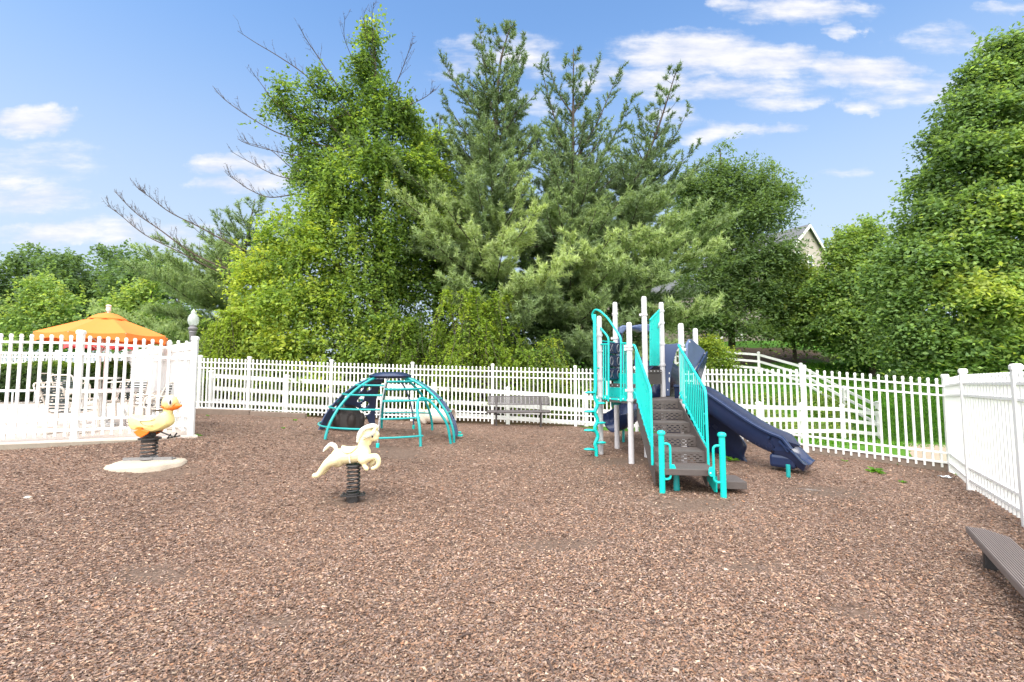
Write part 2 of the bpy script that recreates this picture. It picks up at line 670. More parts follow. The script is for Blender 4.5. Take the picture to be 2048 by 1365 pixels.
# broken bright overcast overhead and behind the viewer (the photo's light is soft)
nz2 = nd(t, 'ShaderNodeTexNoise')
nz2.inputs['Scale'].default_value = 2.2
nz2.inputs['Detail'].default_value = 6
L.new(tc.outputs['Generated'], nz2.inputs['Vector'])
over = mth('MAXIMUM', smooth(dz, .72, .92), smooth(dy, .18, -.25))
over = mth('MULTIPLY', over, smooth(nz2.outputs['Fac'], .25, .5, .55, 1.))
tint = nd(t, 'ShaderNodeMix', data_type='RGBA', blend_type='MULTIPLY')
tint.inputs['Factor'].default_value = 1
L.new(sky.outputs[0], tint.inputs['A'])
tb = nd(t, 'ShaderNodeMix', data_type='RGBA')
L.new(smooth(dz, .62, .02), tb.inputs['Factor'])
tb.inputs['A'].default_value = (.86, 1.03, 1.12, 1)
tb.inputs['B'].default_value = (.68, .66, .68, 1)
L.new(tb.outputs['Result'], tint.inputs['B'])
# low sky pales towards the horizon
pale = nd(t, 'ShaderNodeMix', data_type='RGBA')
L.new(smooth(dz, .66, .12, 0., .88), pale.inputs['Factor'])
L.new(tint.outputs['Result'], pale.inputs['A'])
pale.inputs['B'].default_value = (2.45, 2.95, 3.5, 1)
# clouds have a shaded underside
sh = smooth(nz.outputs['Fac'], .35, .75)
ccol = nd(t, 'ShaderNodeMix', data_type='RGBA')
L.new(sh, ccol.inputs['Factor'])
ccol.inputs['A'].default_value = (3.0, 3.1, 3.5, 1)
ccol.inputs['B'].default_value = (3.9, 3.85, 3.9, 1)
c1 = nd(t, 'ShaderNodeMix', data_type='RGBA')
L.new(mth('MULTIPLY', cl, .95), c1.inputs['Factor'])
L.new(pale.outputs['Result'], c1.inputs['A'])
L.new(ccol.outputs['Result'], c1.inputs['B'])
c2 = nd(t, 'ShaderNodeMix', data_type='RGBA')
L.new(over, c2.inputs['Factor'])
L.new(c1.outputs['Result'], c2.inputs['A'])
c2.inputs['B'].default_value = (12.5, 12.3, 12.2, 1)
L.new(c2.outputs['Result'], bg.inputs['Color'])

scene.view_settings.view_transform = 'Standard'
scene.view_settings.look = 'None'
scene.view_settings.exposure = 1.5
scene.view_settings.gamma = 1
try:
    scene.cycles.max_bounces = 8
    scene.cycles.diffuse_bounces = 4
    scene.cycles.transparent_max_bounces = 12
    scene.cycles.caustics_reflective = False
    scene.cycles.caustics_refractive = False
except Exception:
    pass

# ------------------------------------------------------------------ ground
FENCE = [V((-12.5, 14.75, 0)), V((-10.02, 14.72, 0)), V((-8.4, 14.65, 0)), V((-5.72, 14.52, 0)), V((-3.12, 14.38, 0)),
         V((-.60, 14.2, 0)), V((1.92, 13.95, 0)), V((3.5, 12.95, 0)), V((4.95, 11.85, 0)), V((6.17, 9.73, 0)),
         V((8.3, 8.8, 0)), V((6.93, 7.05, 0)), V((5.75, 5.23, 0)), V((4.5, 3.2, 0))]
DECKF = [V((-16, 4.9, 0)), V((-9.7, 7.0, 0)), V((-7.36, 7.8, 0)), V((-5.62, 8.28, 0))]


def lerp_curve(pts, y):
    for a, b in zip(pts, pts[1:]):
        lo, hi = min(a[1], b[1]), max(a[1], b[1])
        if lo <= y <= hi and hi > lo:
            tt = (y - a[1]) / (b[1] - a[1])
            return a[0] + (b[0] - a[0]) * tt
    return None


left_c = [(-16, -6), (-16, 4.9)] + [(p.x, p.y) for p in DECKF[1:]] + [(-12.4, 14.72)]
right_c = [(9.8, -6), (4.6, 2.6)] + [(p.x + .3, p.y - (.12 if p.y > 7 else .2)) for p in reversed(FENCE[11:13])] + [(p.x, p.y) for p in reversed(FENCE[1:11])] + [(-12.4, 14.73)]
ys = sorted(set([round(v, 3) for v in np.concatenate([np.arange(-6, 2, .5), np.arange(2, 14.73, .14)])] +
                [round(p[1], 3) for p in left_c + right_c if p[1] < 14.7] + [14.715]))
NX = 130
verts, faces = [], []
xs_all, ys_all = [], []
for y in ys:
    a, b = lerp_curve(left_c, y), lerp_curve(right_c, y)
    for i in range(NX + 1):
        xs_all.append(a + (b - a) * i / NX)
        ys_all.append(y)
zs = gh(xs_all, ys_all)
lump = np.zeros(len(xs_all))
lr = np.random.default_rng(5)
for _ in range(26):
    kx, ky, ph = lr.uniform(-5, 5), lr.uniform(-5, 5), lr.uniform(0, 6.3)
    lump += .0035 * np.sin(np.array(xs_all) * kx + np.array(ys_all) * ky + ph)
zs = zs + lump
xs_np, ys_np = np.array(xs_all), np.array(ys_all)
mm = MB()
mm.v = list(zip(xs_all, ys_all, zs))
for j in range(len(ys) - 1):
    for i in range(NX):
        a = j * (NX + 1) + i
        mm.f.append((a, a + 1, a + NX + 2, a + NX + 1))


# worn, finer soil where feet scuff the chips away
WORN = [(WG(1720, 1240), .30, .16), (WG(1650, 985), .75, .4), (WG(705, 1003), .42, .42), (WG(1390, 1012), .8, .35), (WG(300, 1150), .5, .22),
        (WG(1120, 1090), .7, .25), (WG(297, 945), .8, .5), (WG(780, 905), .9, .6), (WG(1500, 1130), .5, .2), (WG(560, 1240), .35, .14), (WG(1240, 925), .7, .4)]


def worn(x, y):
    x, y = np.asarray(x, float), np.asarray(y, float)
    r = np.zeros(x.shape)
    for p, sx, sy in WORN:
        r += np.exp(-((x - p.x) / sx) ** 2 - ((y - p.y) / sy) ** 2)
    return np.clip(r, 0, 1)


def mulchmat():
    m = bpy.data.materials.new('wood_chip_mulch')
    m.use_nodes = True
    t = m.node_tree
    b = t.nodes['Principled BSDF']
    tc = nd(t, 'ShaderNodeTexCoord')
    # warp + two voronoi chip layers of random colour
    def chips(sc, ang):
        mp = nd(t, 'ShaderNodeMapping')
        mp.inputs['Rotation'].default_value = (0, 0, ang)
        mp.inputs['Scale'].default_value = (sc, sc * 2.2, sc)
        t.links.new(tc.outputs['Object'], mp.inputs['Vector'])
        v = nd(t, 'ShaderNodeTexVoronoi')
        v.inputs['Scale'].default_value = 1
        t.links.new(mp.outputs[0], v.inputs['Vector'])
        return v
    v1, v2 = chips(34, .5), chips(44, -.9)
    sw = nd(t, 'ShaderNodeTexNoise')
    sw.inputs['Scale'].default_value = 22
    t.links.new(tc.outputs['Object'], sw.inputs['Vector'])
    gt = nd(t, 'ShaderNodeMath', operation='GREATER_THAN')
    gt.inputs[1].default_value = .5
    t.links.new(sw.outputs['Fac'], gt.inputs[0])
    mxv = nd(t, 'ShaderNodeMix', data_type='RGBA')
    t.links.new(gt.outputs[0], mxv.inputs['Factor'])
    t.links.new(v1.outputs['Color'], mxv.inputs['A'])
    t.links.new(v2.outputs['Color'], mxv.inputs['B'])
    sp = nd(t, 'ShaderNodeSeparateColor')
    t.links.new(mxv.outputs['Result'], sp.inputs[0])
    cr = nd(t, 'ShaderNodeValToRGB')
    el = cr.color_ramp.elements
    el[0].position, el[0].color = 0, (.050, .032, .025, 1)
    el[1].position, el[1].color = 1, (.46, .34, .25, 1)
    for p, c in ((.25, (.105, .063, .047, 1)), (.5, (.175, .104, .073, 1)), (.72, (.25, .15, .103, 1)), (.88, (.20, .148, .125, 1))):
        e = el.new(p)
        e.color = c
    t.links.new(sp.outputs[0], cr.inputs[0])
    # broad damp / dusty patches
    n = nd(t, 'ShaderNodeTexNoise')
    n.inputs['Scale'].default_value = .55
    n.inputs['Detail'].default_value = 5
    t.links.new(tc.outputs['Object'], n.inputs['Vector'])
    rp = nd(t, 'ShaderNodeMapRange')
    rp.inputs['From Min'].default_value = .3
    rp.inputs['From Max'].default_value = .7
    rp.inputs['To Min'].default_value = .66
    rp.inputs['To Max'].default_value = 1.02
    t.links.new(n.outputs['Fac'], rp.inputs['Value'])
    ml = nd(t, 'ShaderNodeMix', data_type='RGBA', blend_type='MULTIPLY')
    ml.inputs['Factor'].default_value = 1
    t.links.new(cr.outputs[0], ml.inputs['A'])
    t.links.new(rp.outputs['Result'], ml.inputs['B'])
    # hand-sized heaps and hollows of darker / paler chips
    n4 = nd(t, 'ShaderNodeTexNoise')
    n4.inputs['Scale'].default_value = 9
    n4.inputs['Detail'].default_value = 6
    n4.inputs['Roughness'].default_value = .75
    t.links.new(tc.outputs['Object'], n4.inputs['Vector'])
    r4 = nd(t, 'ShaderNodeMapRange')
    r4.inputs['From Min'].default_value = .36
    r4.inputs['From Max'].default_value = .64
    r4.inputs['To Min'].default_value = .68
    r4.inputs['To Max'].default_value = 1.5
    t.links.new(n4.outputs['Fac'], r4.inputs['Value'])
    m4 = nd(t, 'ShaderNodeMix', data_type='RGBA', blend_type='MULTIPLY')
    m4.inputs['Factor'].default_value = 1
    t.links.new(ml.outputs['Result'], m4.inputs['A'])
    t.links.new(r4.outputs['Result'], m4.inputs['B'])
    wa = nd(t, 'ShaderNodeAttribute', attribute_name='worn')
    n5 = nd(t, 'ShaderNodeTexNoise')
    n5.inputs['Scale'].default_value = 14
    n5.inputs['Detail'].default_value = 8
    n5.inputs['Roughness'].default_value = .8
    t.links.new(tc.outputs['Object'], n5.inputs['Vector'])
    a5 = nd(t, 'ShaderNodeMath', operation='ADD')
    t.links.new(wa.outputs['Fac'], a5.inputs[0])
    t.links.new(n5.outputs['Fac'], a5.inputs[1])
    r5 = nd(t, 'ShaderNodeMapRange')
    r5.inputs['From Min'].default_value = .85
    r5.inputs['From Max'].default_value = 1.25
    r5.inputs['To Max'].default_value = .8
    t.links.new(a5.outputs[0], r5.inputs['Value'])
    m5 = nd(t, 'ShaderNodeMix', data_type='RGBA')
    t.links.new(r5.outputs['Result'], m5.inputs['Factor'])
    t.links.new(m4.outputs['Result'], m5.inputs['A'])
    m5.inputs['B'].default_value = (.125, .088, .068, 1)
    t.links.new(m5.outputs['Result'], b.inputs['Base Color'])
    b.inputs['Roughness'].default_value = .8
    b.inputs['Specular IOR Level'].default_value = .25
    dm = nd(t, 'ShaderNodeMath', operation='MULTIPLY')
    dm.inputs[1].default_value = 1
    t.links.new(sp.outputs[1], dm.inputs[0])
    bp = nd(t, 'ShaderNodeBump')
    bp.inputs['Strength'].default_value = .7
    bp.inputs['Distance'].default_value = .02
    t.links.new(dm.outputs[0], bp.inputs['Height'])
    t.links.new(bp.outputs['Normal'], b.inputs['Normal'])
    return m


mulch = mm.build('mulch_ground', mulchmat(), smooth=True, angle=180)
tag(mulch, kind='structure')
wa_ = mulch.data.attributes.new('worn', 'FLOAT', 'POINT')
wa_.data.foreach_set('value', worn(xs_np, ys_np).astype(np.float32))
mv = np.empty(len(xs_np) * 3, np.float32)
mulch.data.vertices.foreach_get('co', mv)
mv[2::3] -= (.025 * worn(xs_np, ys_np)).astype(np.float32)
mulch.data.vertices.foreach_set('co', mv)


def in_mulch(x, y):
    lo = np.interp(y, [p[1] for p in left_c[:-1]] + [14.72], [p[0] for p in left_c])
    a = np.full(len(x), np.nan)
    yl = np.array([p[1] for p in left_c])
    xl = np.array([p[0] for p in left_c])
    yr = np.array([p[1] for p in right_c])
    xr = np.array([p[0] for p in right_c])
    return (x > np.interp(y, yl, xl) + .02) & (x < np.interp(y, yr, xr) - .02) & (y < 14.6)


# loose chips lying on the mulch (too many to count)
def scatter_chips():
    def samp(n, y0, y1, pw):
        y = y0 + (y1 - y0) * rng.random(n) ** pw
        x = (rng.random(n) * 2 - 1) * 1.17 * y
        return x, y
    xs, ysx = [], []
    y = 2.1 + rng.gamma(1.3, 2.5, 460000)
    y = y[y < 14.5]
    x = (rng.random(len(y)) * 2 - 1) * 1.17 * y
    xs.append(x)
    ysx.append(y)
    x = np.concatenate(xs)
    y = np.concatenate(ysx)
    k = in_mulch(x, y) & (rng.random(len(x)) > worn(x, y) * .8)
    x, y = x[k], y[k]
    n = len(x)
    z = gh(x, y) - .025 * worn(x, y)
    for kx, ky, ph in lumps:
        z = z + .0035 * np.sin(x * kx + y * ky + ph)
    far = np.clip((y - 4) / 8, 0, 1)
    L_ = rng.gamma(3.2, .0031, n) * (1 + .8 * far) + .007
    Wd = L_ * rng.uniform(.22, .55, n)
    a = rng.random(n) * 6.283
    a = np.where(rng.random(n) < .3, rng.normal(.5, .5, n), a)
    d = np.stack([np.cos(a), np.sin(a), rng.normal(0, .22, n)], 1)
    s = np.stack([-np.sin(a), np.cos(a), rng.normal(0, .35, n)], 1)
    c = np.stack([x, y, z + .004 + rng.random(n) * .009], 1)
    dl = d * L_[:, None] * .5
    sw = s * Wd[:, None] * .5
    j = rng.uniform(.5, 1, (n, 4, 1))
    q = np.stack([c - dl - sw * j[:, 0], c + dl - sw * j[:, 1], c + dl * j[:, 3] + sw * j[:, 2], c - dl * j[:, 2] + sw], 1)
    pal = np.array([(.27, .165, .115), (.36, .23, .155), (.17, .11, .085), (.46, .31, .205), (.31, .23, .19), (.11, .082, .07),
                    (.58, .45, .33), (.38, .28, .225), (.34, .18, .10), (.42, .33, .28)])
    pr = np.array([.17, .16, .14, .10, .12, .10, .045, .08, .06, .025])
    patch = np.ones(n)
    for _q in range(14):
        kx, ky, ph = rng.uniform(-1.3, 1.3), rng.uniform(-1.3, 1.3), rng.uniform(0, 6.28)
        patch += .045 * np.sin(x * kx + y * ky + ph)
    col = pal[rng.choice(len(pal), n, p=pr / pr.sum())] * rng.uniform(.62, 1.22, (n, 1)) * patch[:, None] * np.array([.80, .775, .78])
    o = npmesh('wood_chips', q, 4, M['chips'], tint=col)
    tag(o, kind='stuff', label='loose brown wood chips covering the playground floor', cat='wood chips')


lr = np.random.default_rng(5)
lumps = [(lr.uniform(-5, 5), lr.uniform(-5, 5), lr.uniform(0, 6.3)) for _ in range(26)]
scatter_chips()


# grass terrain out to the horizon, slightly below the mulch
def terrain():
    xs = np.concatenate([np.linspace(-700, -60, 14), np.arange(-56, 61, 1.0), np.linspace(66, 700, 14)])
    ysv = np.concatenate([np.linspace(-300, -30, 8), np.arange(-24, 66, 1.0), np.linspace(72, 900, 14)])
    X, Y = np.meshgrid(xs, ysv)
    Z = gh(np.clip(X, -190, 190), np.clip(Y, -95, 195))
    # inside the playground and under the pool deck the lawn sheet dips out of the way
    def inside(X, Y):
        f = in_mulch(X.ravel(), Y.ravel()).reshape(X.shape)
        return f
    Z = Z - .06
    dip = inside(X, Y)
    Z = np.where(dip, Z - .25, Z)
    Z = np.where((X < -5.2) & (X > -45) & (Y > 4) & (Y < 14.9) & (~dip), np.minimum(Z, .2), Z)
    m = MB()
    m.v = list(zip(X.ravel(), Y.ravel(), Z.ravel()))
    nx = len(xs)
    for j in range(len(ysv) - 1):
        for i in range(nx - 1):
            a = j * nx + i
            m.f.append((a, a + 1, a + nx + 1, a + nx))
    gm = bpy.data.materials.new('lawn')
    gm.use_nodes = True
    t = gm.node_tree
    b = t.nodes['Principled BSDF']
    tc = nd(t, 'ShaderNodeTexCoord')
    n1 = nd(t, 'ShaderNodeTexNoise')
    n1.inputs['Scale'].default_value = 1.2
    n1.inputs['Detail'].default_value = 8
    n1.inputs['Roughness'].default_value = .7
    t.links.new(tc.outputs['Object'], n1.inputs['Vector'])
    cr = nd(t, 'ShaderNodeValToRGB')
    el = cr.color_ramp.elements
    el[0].position, el[0].color = .3, (.045, .135, .010, 1)
    el[1].position, el[1].color = .7, (.10, .25, .02, 1)
    t.links.new(n1.outputs['Fac'], cr.inputs[0])
    # bare earth / mulch bank below the houses
    at = nd(t, 'ShaderNodeAttribute', attribute_name='bank')
    n2 = nd(t, 'ShaderNodeTexNoise')
    n2.inputs['Scale'].default_value = .9
    n2.inputs['Detail'].default_value = 8
    t.links.new(tc.outputs['Object'], n2.inputs['Vector'])
    ad = nd(t, 'ShaderNodeMath', operation='ADD')
    t.links.new(at.outputs['Fac'], ad.inputs[0])
    t.links.new(n2.outputs['Fac'], ad.inputs[1])
    mr = nd(t, 'ShaderNodeMapRange')
    mr.inputs['From Min'].default_value = .95
    mr.inputs['From Max'].default_value = 1.15
    t.links.new(ad.outputs[0], mr.inputs['Value'])
    mx = nd(t, 'ShaderNodeMix', data_type='RGBA')
    t.links.new(mr.outputs['Result'], mx.inputs['Factor'])
    t.links.new(cr.outputs[0], mx.inputs['A'])
    mx.inputs['B'].default_value = (.12, .08, .052, 1)
    t.links.new(mx.outputs['Result'], b.inputs['Base Color'])
    b.inputs['Roughness'].default_value = .9
    b.inputs['Specular IOR Level'].default_value = .2
    bp = nd(t, 'ShaderNodeBump')
    bp.inputs['Distance'].default_value = .05
    n3 = nd(t, 'ShaderNodeTexNoise')
    n3.inputs['Scale'].default_value = 25
    t.links.new(tc.outputs['Object'], n3.inputs['Vector'])
    t.links.new(n3.outputs['Fac'], bp.inputs['Height'])
    t.links.new(bp.outputs['Normal'], b.inputs['Normal'])
    o = m.build('ground', gm, smooth=True, angle=180)
    bank = np.exp(-((X - 17) / 7.5) ** 2 - ((Y - 32.5) / 2.6) ** 2) * 1.0
    bank = np.maximum(bank, .75 * ((X < 6) & (Y > 14.5) & (Y < 30) & (X > -14)))
    a = o.data.attributes.new('bank', 'FLOAT', 'POINT')
    a.data.foreach_set('value', bank.ravel().astype(np.float32))
    tag(o, kind='structure')


terrain()

# pool deck: pale concrete slab with a stained front kerb
def deck_z(y):
    return .52 + max(0, y - 8) * .05


def slab(name, pts, m, thick, zf):
    mb = MB()
    n = len(pts)
    top = [V((p[0], p[1], zf(p[1]))) for p in pts]
    bot = [p - V((0, 0, thick)) for p in top]
    mb.add(top + bot, [tuple(range(n)), tuple(range(2 * n - 1, n - 1, -1))] + [(i, (i + 1) % n, n + (i + 1) % n, n + i) for i in range(n)])
    return mb.build(name, m)


# two strips so that the sloping deck stays planar; the pool is an opening cut in the far strip
dk = MB()
def dstrip(x0l, y0l, x0r, y0r, x1l, y1l, x1r, y1r):
    vs = [V((x0l, y0l, deck_z(y0l))), V((x0r, y0r, deck_z(y0r))), V((x1r, y1r, deck_z(y1r))), V((x1l, y1l, deck_z(y1l)))]
    vs += [p - V((0, 0, .35)) for p in vs]
    dk.add(vs, [(0, 1, 2, 3), (0, 4, 5, 1), (1, 5, 6, 2), (2, 6, 7, 3), (3, 7, 4, 0)])
dstrip(-9.7, 7.0, -5.62, 8.28, -11.8, 8.28, -5.62, 8.28001)
dstrip(-16, 4.9, -9.7, 7.0, -40, 8.28, -11.8, 8.28)
dstrip(-40, 8.28, -5.62, 8.28, -40, 10.6, -8.05, 10.6)
dstrip(-12.6, 10.6, -8.05, 10.6, -13.6, 12.7, -10.2, 12.7)
dstrip(-40, 12.7, -10.2, 12.7, -40, 14.7, -12.35, 14.7)
dko = dk.build('pool_deck', M['deck'])
tag(dko, kind='structure')
wz = deck_z(10.6) - .06
wat = MB().add([(-40, 10.5, wz), (-12.5, 10.5, wz), (-13.5, 12.8, wz + .05), (-40, 12.8, wz + .05)], [(0, 1, 2, 3)]).build('pool_water', M['water'])
tag(wat, kind='structure')
kb = MB()
for a, b in zip(DECKF, DECKF[1:]):
    a2, b2 = V((a.x, a.y - .03, 0)), V((b.x, b.y - .03, 0))
    za, zb = .52 - .012, .52 - .012
    n_ = (b2 - a2).cross(V((0, 0, 1))).normalized()
    vs = []
    for p in (a2, b2):
        for o_, z_ in ((.0, .50), (.05, .50), (.05, .0), (.0, .0)):
            vs.append(V((p.x, p.y, z_)) + n_ * o_)
    kb.add(vs, [(0, 1, 5, 4), (1, 2, 6, 5), (2, 3, 7, 6), (0, 3, 2, 1), (4, 5, 6, 7)])
kbo = kb.build('deck_kerb', M['kerb'])
tag(kbo, kind='structure')

# shallow puddle at the end of the slide
pc_ = WG(1676, 984)
pud = MB()
ring = []
for a in np.linspace(0, 2 * math.pi, 46)[:-1]:
    w_ = 1 + .18 * math.sin(3 * a + .6) + .14 * math.sin(7 * a) + .10 * math.sin(13 * a + 2)
    cx, cy = pc_.x + .42 * w_ * math.cos(a), pc_.y + .10 * w_ * math.sin(a) - .12 * w_ * math.cos(a)
    ring.append(V((cx, cy, g(cx, cy) - .025 * float(worn(cx, cy)) + .003)))
pud.add([V((pc_.x, pc_.y, g(pc_.x, pc_.y) - .025 * float(worn(pc_.x, pc_.y)) + .008))] + ring, [(0, i + 1, (i + 1) % 45 + 1) for i in range(45)])
pudm = mat('muddy_water', (.17, .14, .12), .3, .3, 14, bump=.3, bscale=40, rvar=.25)
tag(pud.build('puddle', pudm), kind='structure')

# concrete path beyond the right fence
pp = [WG(1806, 889), WG(1898, 893), WG(1935, 900), WG(1935, 945), WG(1832, 928)]
pm = MB()
top = [p + V((0, 0, .03)) for p in pp]
pm.add(top + [p - V((0, 0, .1)) for p in top], [(0, 1, 2, 3, 4), (0, 5, 6, 1), (1, 6, 7, 2), (2, 7, 8, 3), (3, 8, 9, 4), (4, 9, 5, 0)])
tag(pm.build('path', M['path']), kind='structure')


# grass blades on the lawn behind the right fence
def blades(name, n, region, h, cols, label):
    x0, x1, y0, y1 = region
    x = rng.uniform(x0, x1, n)
    y = rng.uniform(y0, y1, n)
    k = ~in_mulch(x, y)
    px = 1024 + F * x / y
    k &= (px > 1150) & (px < 2100)
    # keep blades off the path
    k &= ~((x > 8.3) & (x < 11.5) & (y > 8.6) & (y < pp[0].y))
    bank = np.exp(-((x - 17) / 7.5) ** 2 - ((y - 32.5) / 2.6) ** 2)
    k &= bank < .35
    x, y = x[k], y[k]
    n = len(x)
    z = gh(x, y) - .07
    a = rng.random(n) * 6.283
    hh = h * rng.uniform(.5, 1.3, n) * (1 + y / 40)
    w = .012 * (1 + y / 14)
    c = np.stack([x, y, z], 1)
    s = np.stack([np.cos(a), np.sin(a), 0 * a], 1) * w[:, None]
    tip = np.stack([rng.normal(0, .4, n) * hh, rng.normal(0, .4, n) * hh, hh], 1)
    q = np.stack([c - s, c + s, c + tip], 1)
    col = np.array(cols)[rng.integers(0, len(cols), n)] * rng.uniform(.7, 1.3, (n, 1))
    o = npmesh(name, q, 3, M['blade'], tint=col)
    tag(o, label, 'grass', kind='stuff')


blades('lawn_grass', 90000, (3, 28, 9, 30), .09, [(.07, .22, .014), (.11, .29, .02), (.055, .16, .014), (.14, .29, .035)],
       'short green lawn grass behind the right side fence')
# ------------------------------------------------------------------ fences
def picket_fence(name, label, pts, zs, ht=1.76, pick=.127, pw=.034, postw=.082, lo=.07, cat='fence', group=None, first=True, last=True):
    """pts: post positions; zs: ground height at each; one panel (pickets + rails) per bay, every post a part"""
    f = thing(name, label, cat, (pts[0].x, pts[0].y, zs[0]), group=group)
    n = len(pts)
    hts = ht if hasattr(ht, '__len__') else [ht] * n
    for i in range(n):
        if (i == 0 and not first) or (i == n - 1 and not last):
            continue
        a = pts[max(0, i - 1)]
        b = pts[min(n - 1, i + 1)]
        ang = math.atan2(b.y - a.y, b.x - a.x)
        z0, z1 = zs[i] - .25, zs[i] + hts[i] + .05
        po = MB().box((pts[i].x, pts[i].y, (z0 + z1) / 2), (postw, postw, z1 - z0), ang).build('post', M['white'], f, bevel=.006)
        cp = MB()
        w = postw / 2 + .008
        Rm = Matrix.Rotation(ang, 3, 'Z')
        c = V((pts[i].x, pts[i].y, z1))
        vs = [c + Rm @ V((sx * w * k, sy * w * k, zz)) for (k, zz) in ((1, -.03), (1, .012), (.75, .035)) for sx, sy in ((-1, -1), (1, -1), (1, 1), (-1, 1))]
        fs = [(3, 2, 1, 0), (8, 9, 10, 11)] + [(r * 4 + j, r * 4 + (j + 1) % 4, r * 4 + 4 + (j + 1) % 4, r * 4 + 4 + j) for r in (0, 1) for j in range(4)]
        cp.add(vs, fs)
        cp.build('post_cap', M['white'], po)
    for i in range(n - 1):
        a = V((pts[i].x, pts[i].y, zs[i]))
        b = V((pts[i + 1].x, pts[i + 1].y, zs[i + 1]))
        d = (b - a)
        ln = V((d.x, d.y, 0)).length
        m = MB()
        ang = math.atan2(d.y, d.x)
        k = max(2, round(ln / pick))
        for j in range(1, k):
            p = a + d * (j / k)
            ht = hts[i] + (hts[i + 1] - hts[i]) * j / k
            jit = rng.normal(0, .004)
            m.box((p.x, p.y, p.z + (lo + ht - .03) / 2), (pw, pw, ht - .03 - lo), ang + jit)
            h = p.z + ht - .03
            w = pw / 2
            Rm = Matrix.Rotation(ang, 3, 'Z')
            c = V((p.x, p.y, h))
            vs = [c + Rm @ V((sx * w * q, sy * w * q, zz)) for (q, zz) in ((1.22, -.028), (1.22, .0), (.8, .024)) for sx, sy in ((-1, -1), (1, -1), (1, 1), (-1, 1))]
            m.add(vs, [(3, 2, 1, 0), (8, 9, 10, 11)] + [(r * 4 + q, r * 4 + (q + 1) % 4, r * 4 + 4 + (q + 1) % 4, r * 4 + 4 + q) for r in (0, 1) for q in range(4)])
        e = V((d.x, d.y, 0)).normalized() * (postw / 2)
        for h, h2 in ((hts[i] - .14, hts[i + 1] - .14), (hts[i] - .32, hts[i + 1] - .32), (lo + .28,) * 2, (lo + .10,) * 2):
            m.bar(a + e + V((0, 0, h)), b - e + V((0, 0, h2)), pw + .014, .036)
        m.build('picket_panel', M['white'], f)
    return f


def gz(p, dz=0):
    return g(p.x, p.y) + dz


B = FENCE
picket_fence('picket_fence', 'long white picket fence along the back of the playground behind the dome and bench', B[1:7], [gz(p) for p in B[1:7]])
picket_fence('picket_fence', 'white picket fence behind the slide, angling forward to the right', B[6:10], [gz(p) for p in B[6:10]], first=False)
picket_fence('picket_fence', 'white picket fence bay in front of the green lawn, right of the slide', B[9:11], [gz(p) for p in B[9:11]], first=False)
picket_fence('picket_fence', 'white picket fence running towards the viewer at the right edge', B[10:14], [gz(p) for p in B[10:14]], first=False)
c0 = V((-5.76, 8.30, 0))
picket_fence('picket_fence', 'tall white picket fence on the pool deck edge behind the yellow duck', [V((-12.6, 5.75, 0)), V((-10.0, 6.78, 0)), V((-7.40, 7.83, 0)), c0], [.45, .45, .47, .5], ht=[1.86, 1.85, 1.83, 1.73], lo=.12, postw=.088)
side = [c0.lerp(V((-12.5, 14.75, 0)), k / 4) for k in range(5)]
picket_fence('picket_fence', 'white picket fence seen end on between pool deck and playground', side, [.5, .5, .5, .5, .5], ht=[1.73, 1.75, 1.78, 1.81, 1.84], first=False)
picket_fence('picket_fence', 'far white picket fence behind the pool and clipped hedge', [V((-12.5, 14.8, 0)), V((-14.9, 15.0, 0)), V((-17.3, 15.2, 0)), V((-19.7, 15.4, 0)), V((-22.1, 15.6, 0))], [.55] * 5, first=False)
picket_fence('picket_fence', 'short white picket fence bay joining the pool fence to the back fence', [V((-12.5, 14.78, 0)), B[1]], [.5, gz(B[1])], first=False, last=False)


def ranch_fence(name, label, pts, zs, ht=1.22, group=None, pw=.125, rail=.135):
    f = thing(name, label, 'fence', (pts[0].x, pts[0].y, zs[0]), group=group)
    n = len(pts)
    for i in range(n):
        a, b = pts[max(0, i - 1)], pts[min(n - 1, i + 1)]
        ang = math.atan2(b.y - a.y, b.x - a.x)
        h = ht + .12
        po = MB().box((pts[i].x, pts[i].y, zs[i] + h / 2 - .15), (pw, pw, h + .3), ang).build('post', M['white'], f, bevel=.008)
        w = pw / 2 + .01
        Rm = Matrix.Rotation(ang, 3, 'Z')
        c = V((pts[i].x, pts[i].y, zs[i] + h))
        vs = [c + Rm @ V((sx * w * k, sy * w * k, zz)) for (k, zz) in ((1, -.03), (1, .012), (.2, .05)) for sx, sy in ((-1, -1), (1, -1), (1, 1), (-1, 1))]
        MB().add(vs, [(3, 2, 1, 0), (8, 9, 10, 11)] + [(r * 4 + j, r * 4 + (j + 1) % 4, r * 4 + 4 + (j + 1) % 4, r * 4 + 4 + j) for r in (0, 1) for j in range(4)]).build('post_cap', M['white'], po)
    for i in range(n - 1):
        for h in (ht - .03, ht - .44, ht - .85):
            a = V((pts[i].x, pts[i].y, zs[i] + h))
            b = V((pts[i + 1].x, pts[i + 1].y, zs[i + 1] + h))
            e = (b - a).normalized() * (pw / 2 - .004)
            MB().bar(a + e, b - e, .04, rail).build('rail', M['white'], f, bevel=.005)


def rp(px, py_top, Y, ht=1.34):
    p = W(px, py_top, Y)
    return V((p.x, p.y, 0)), p.z - ht


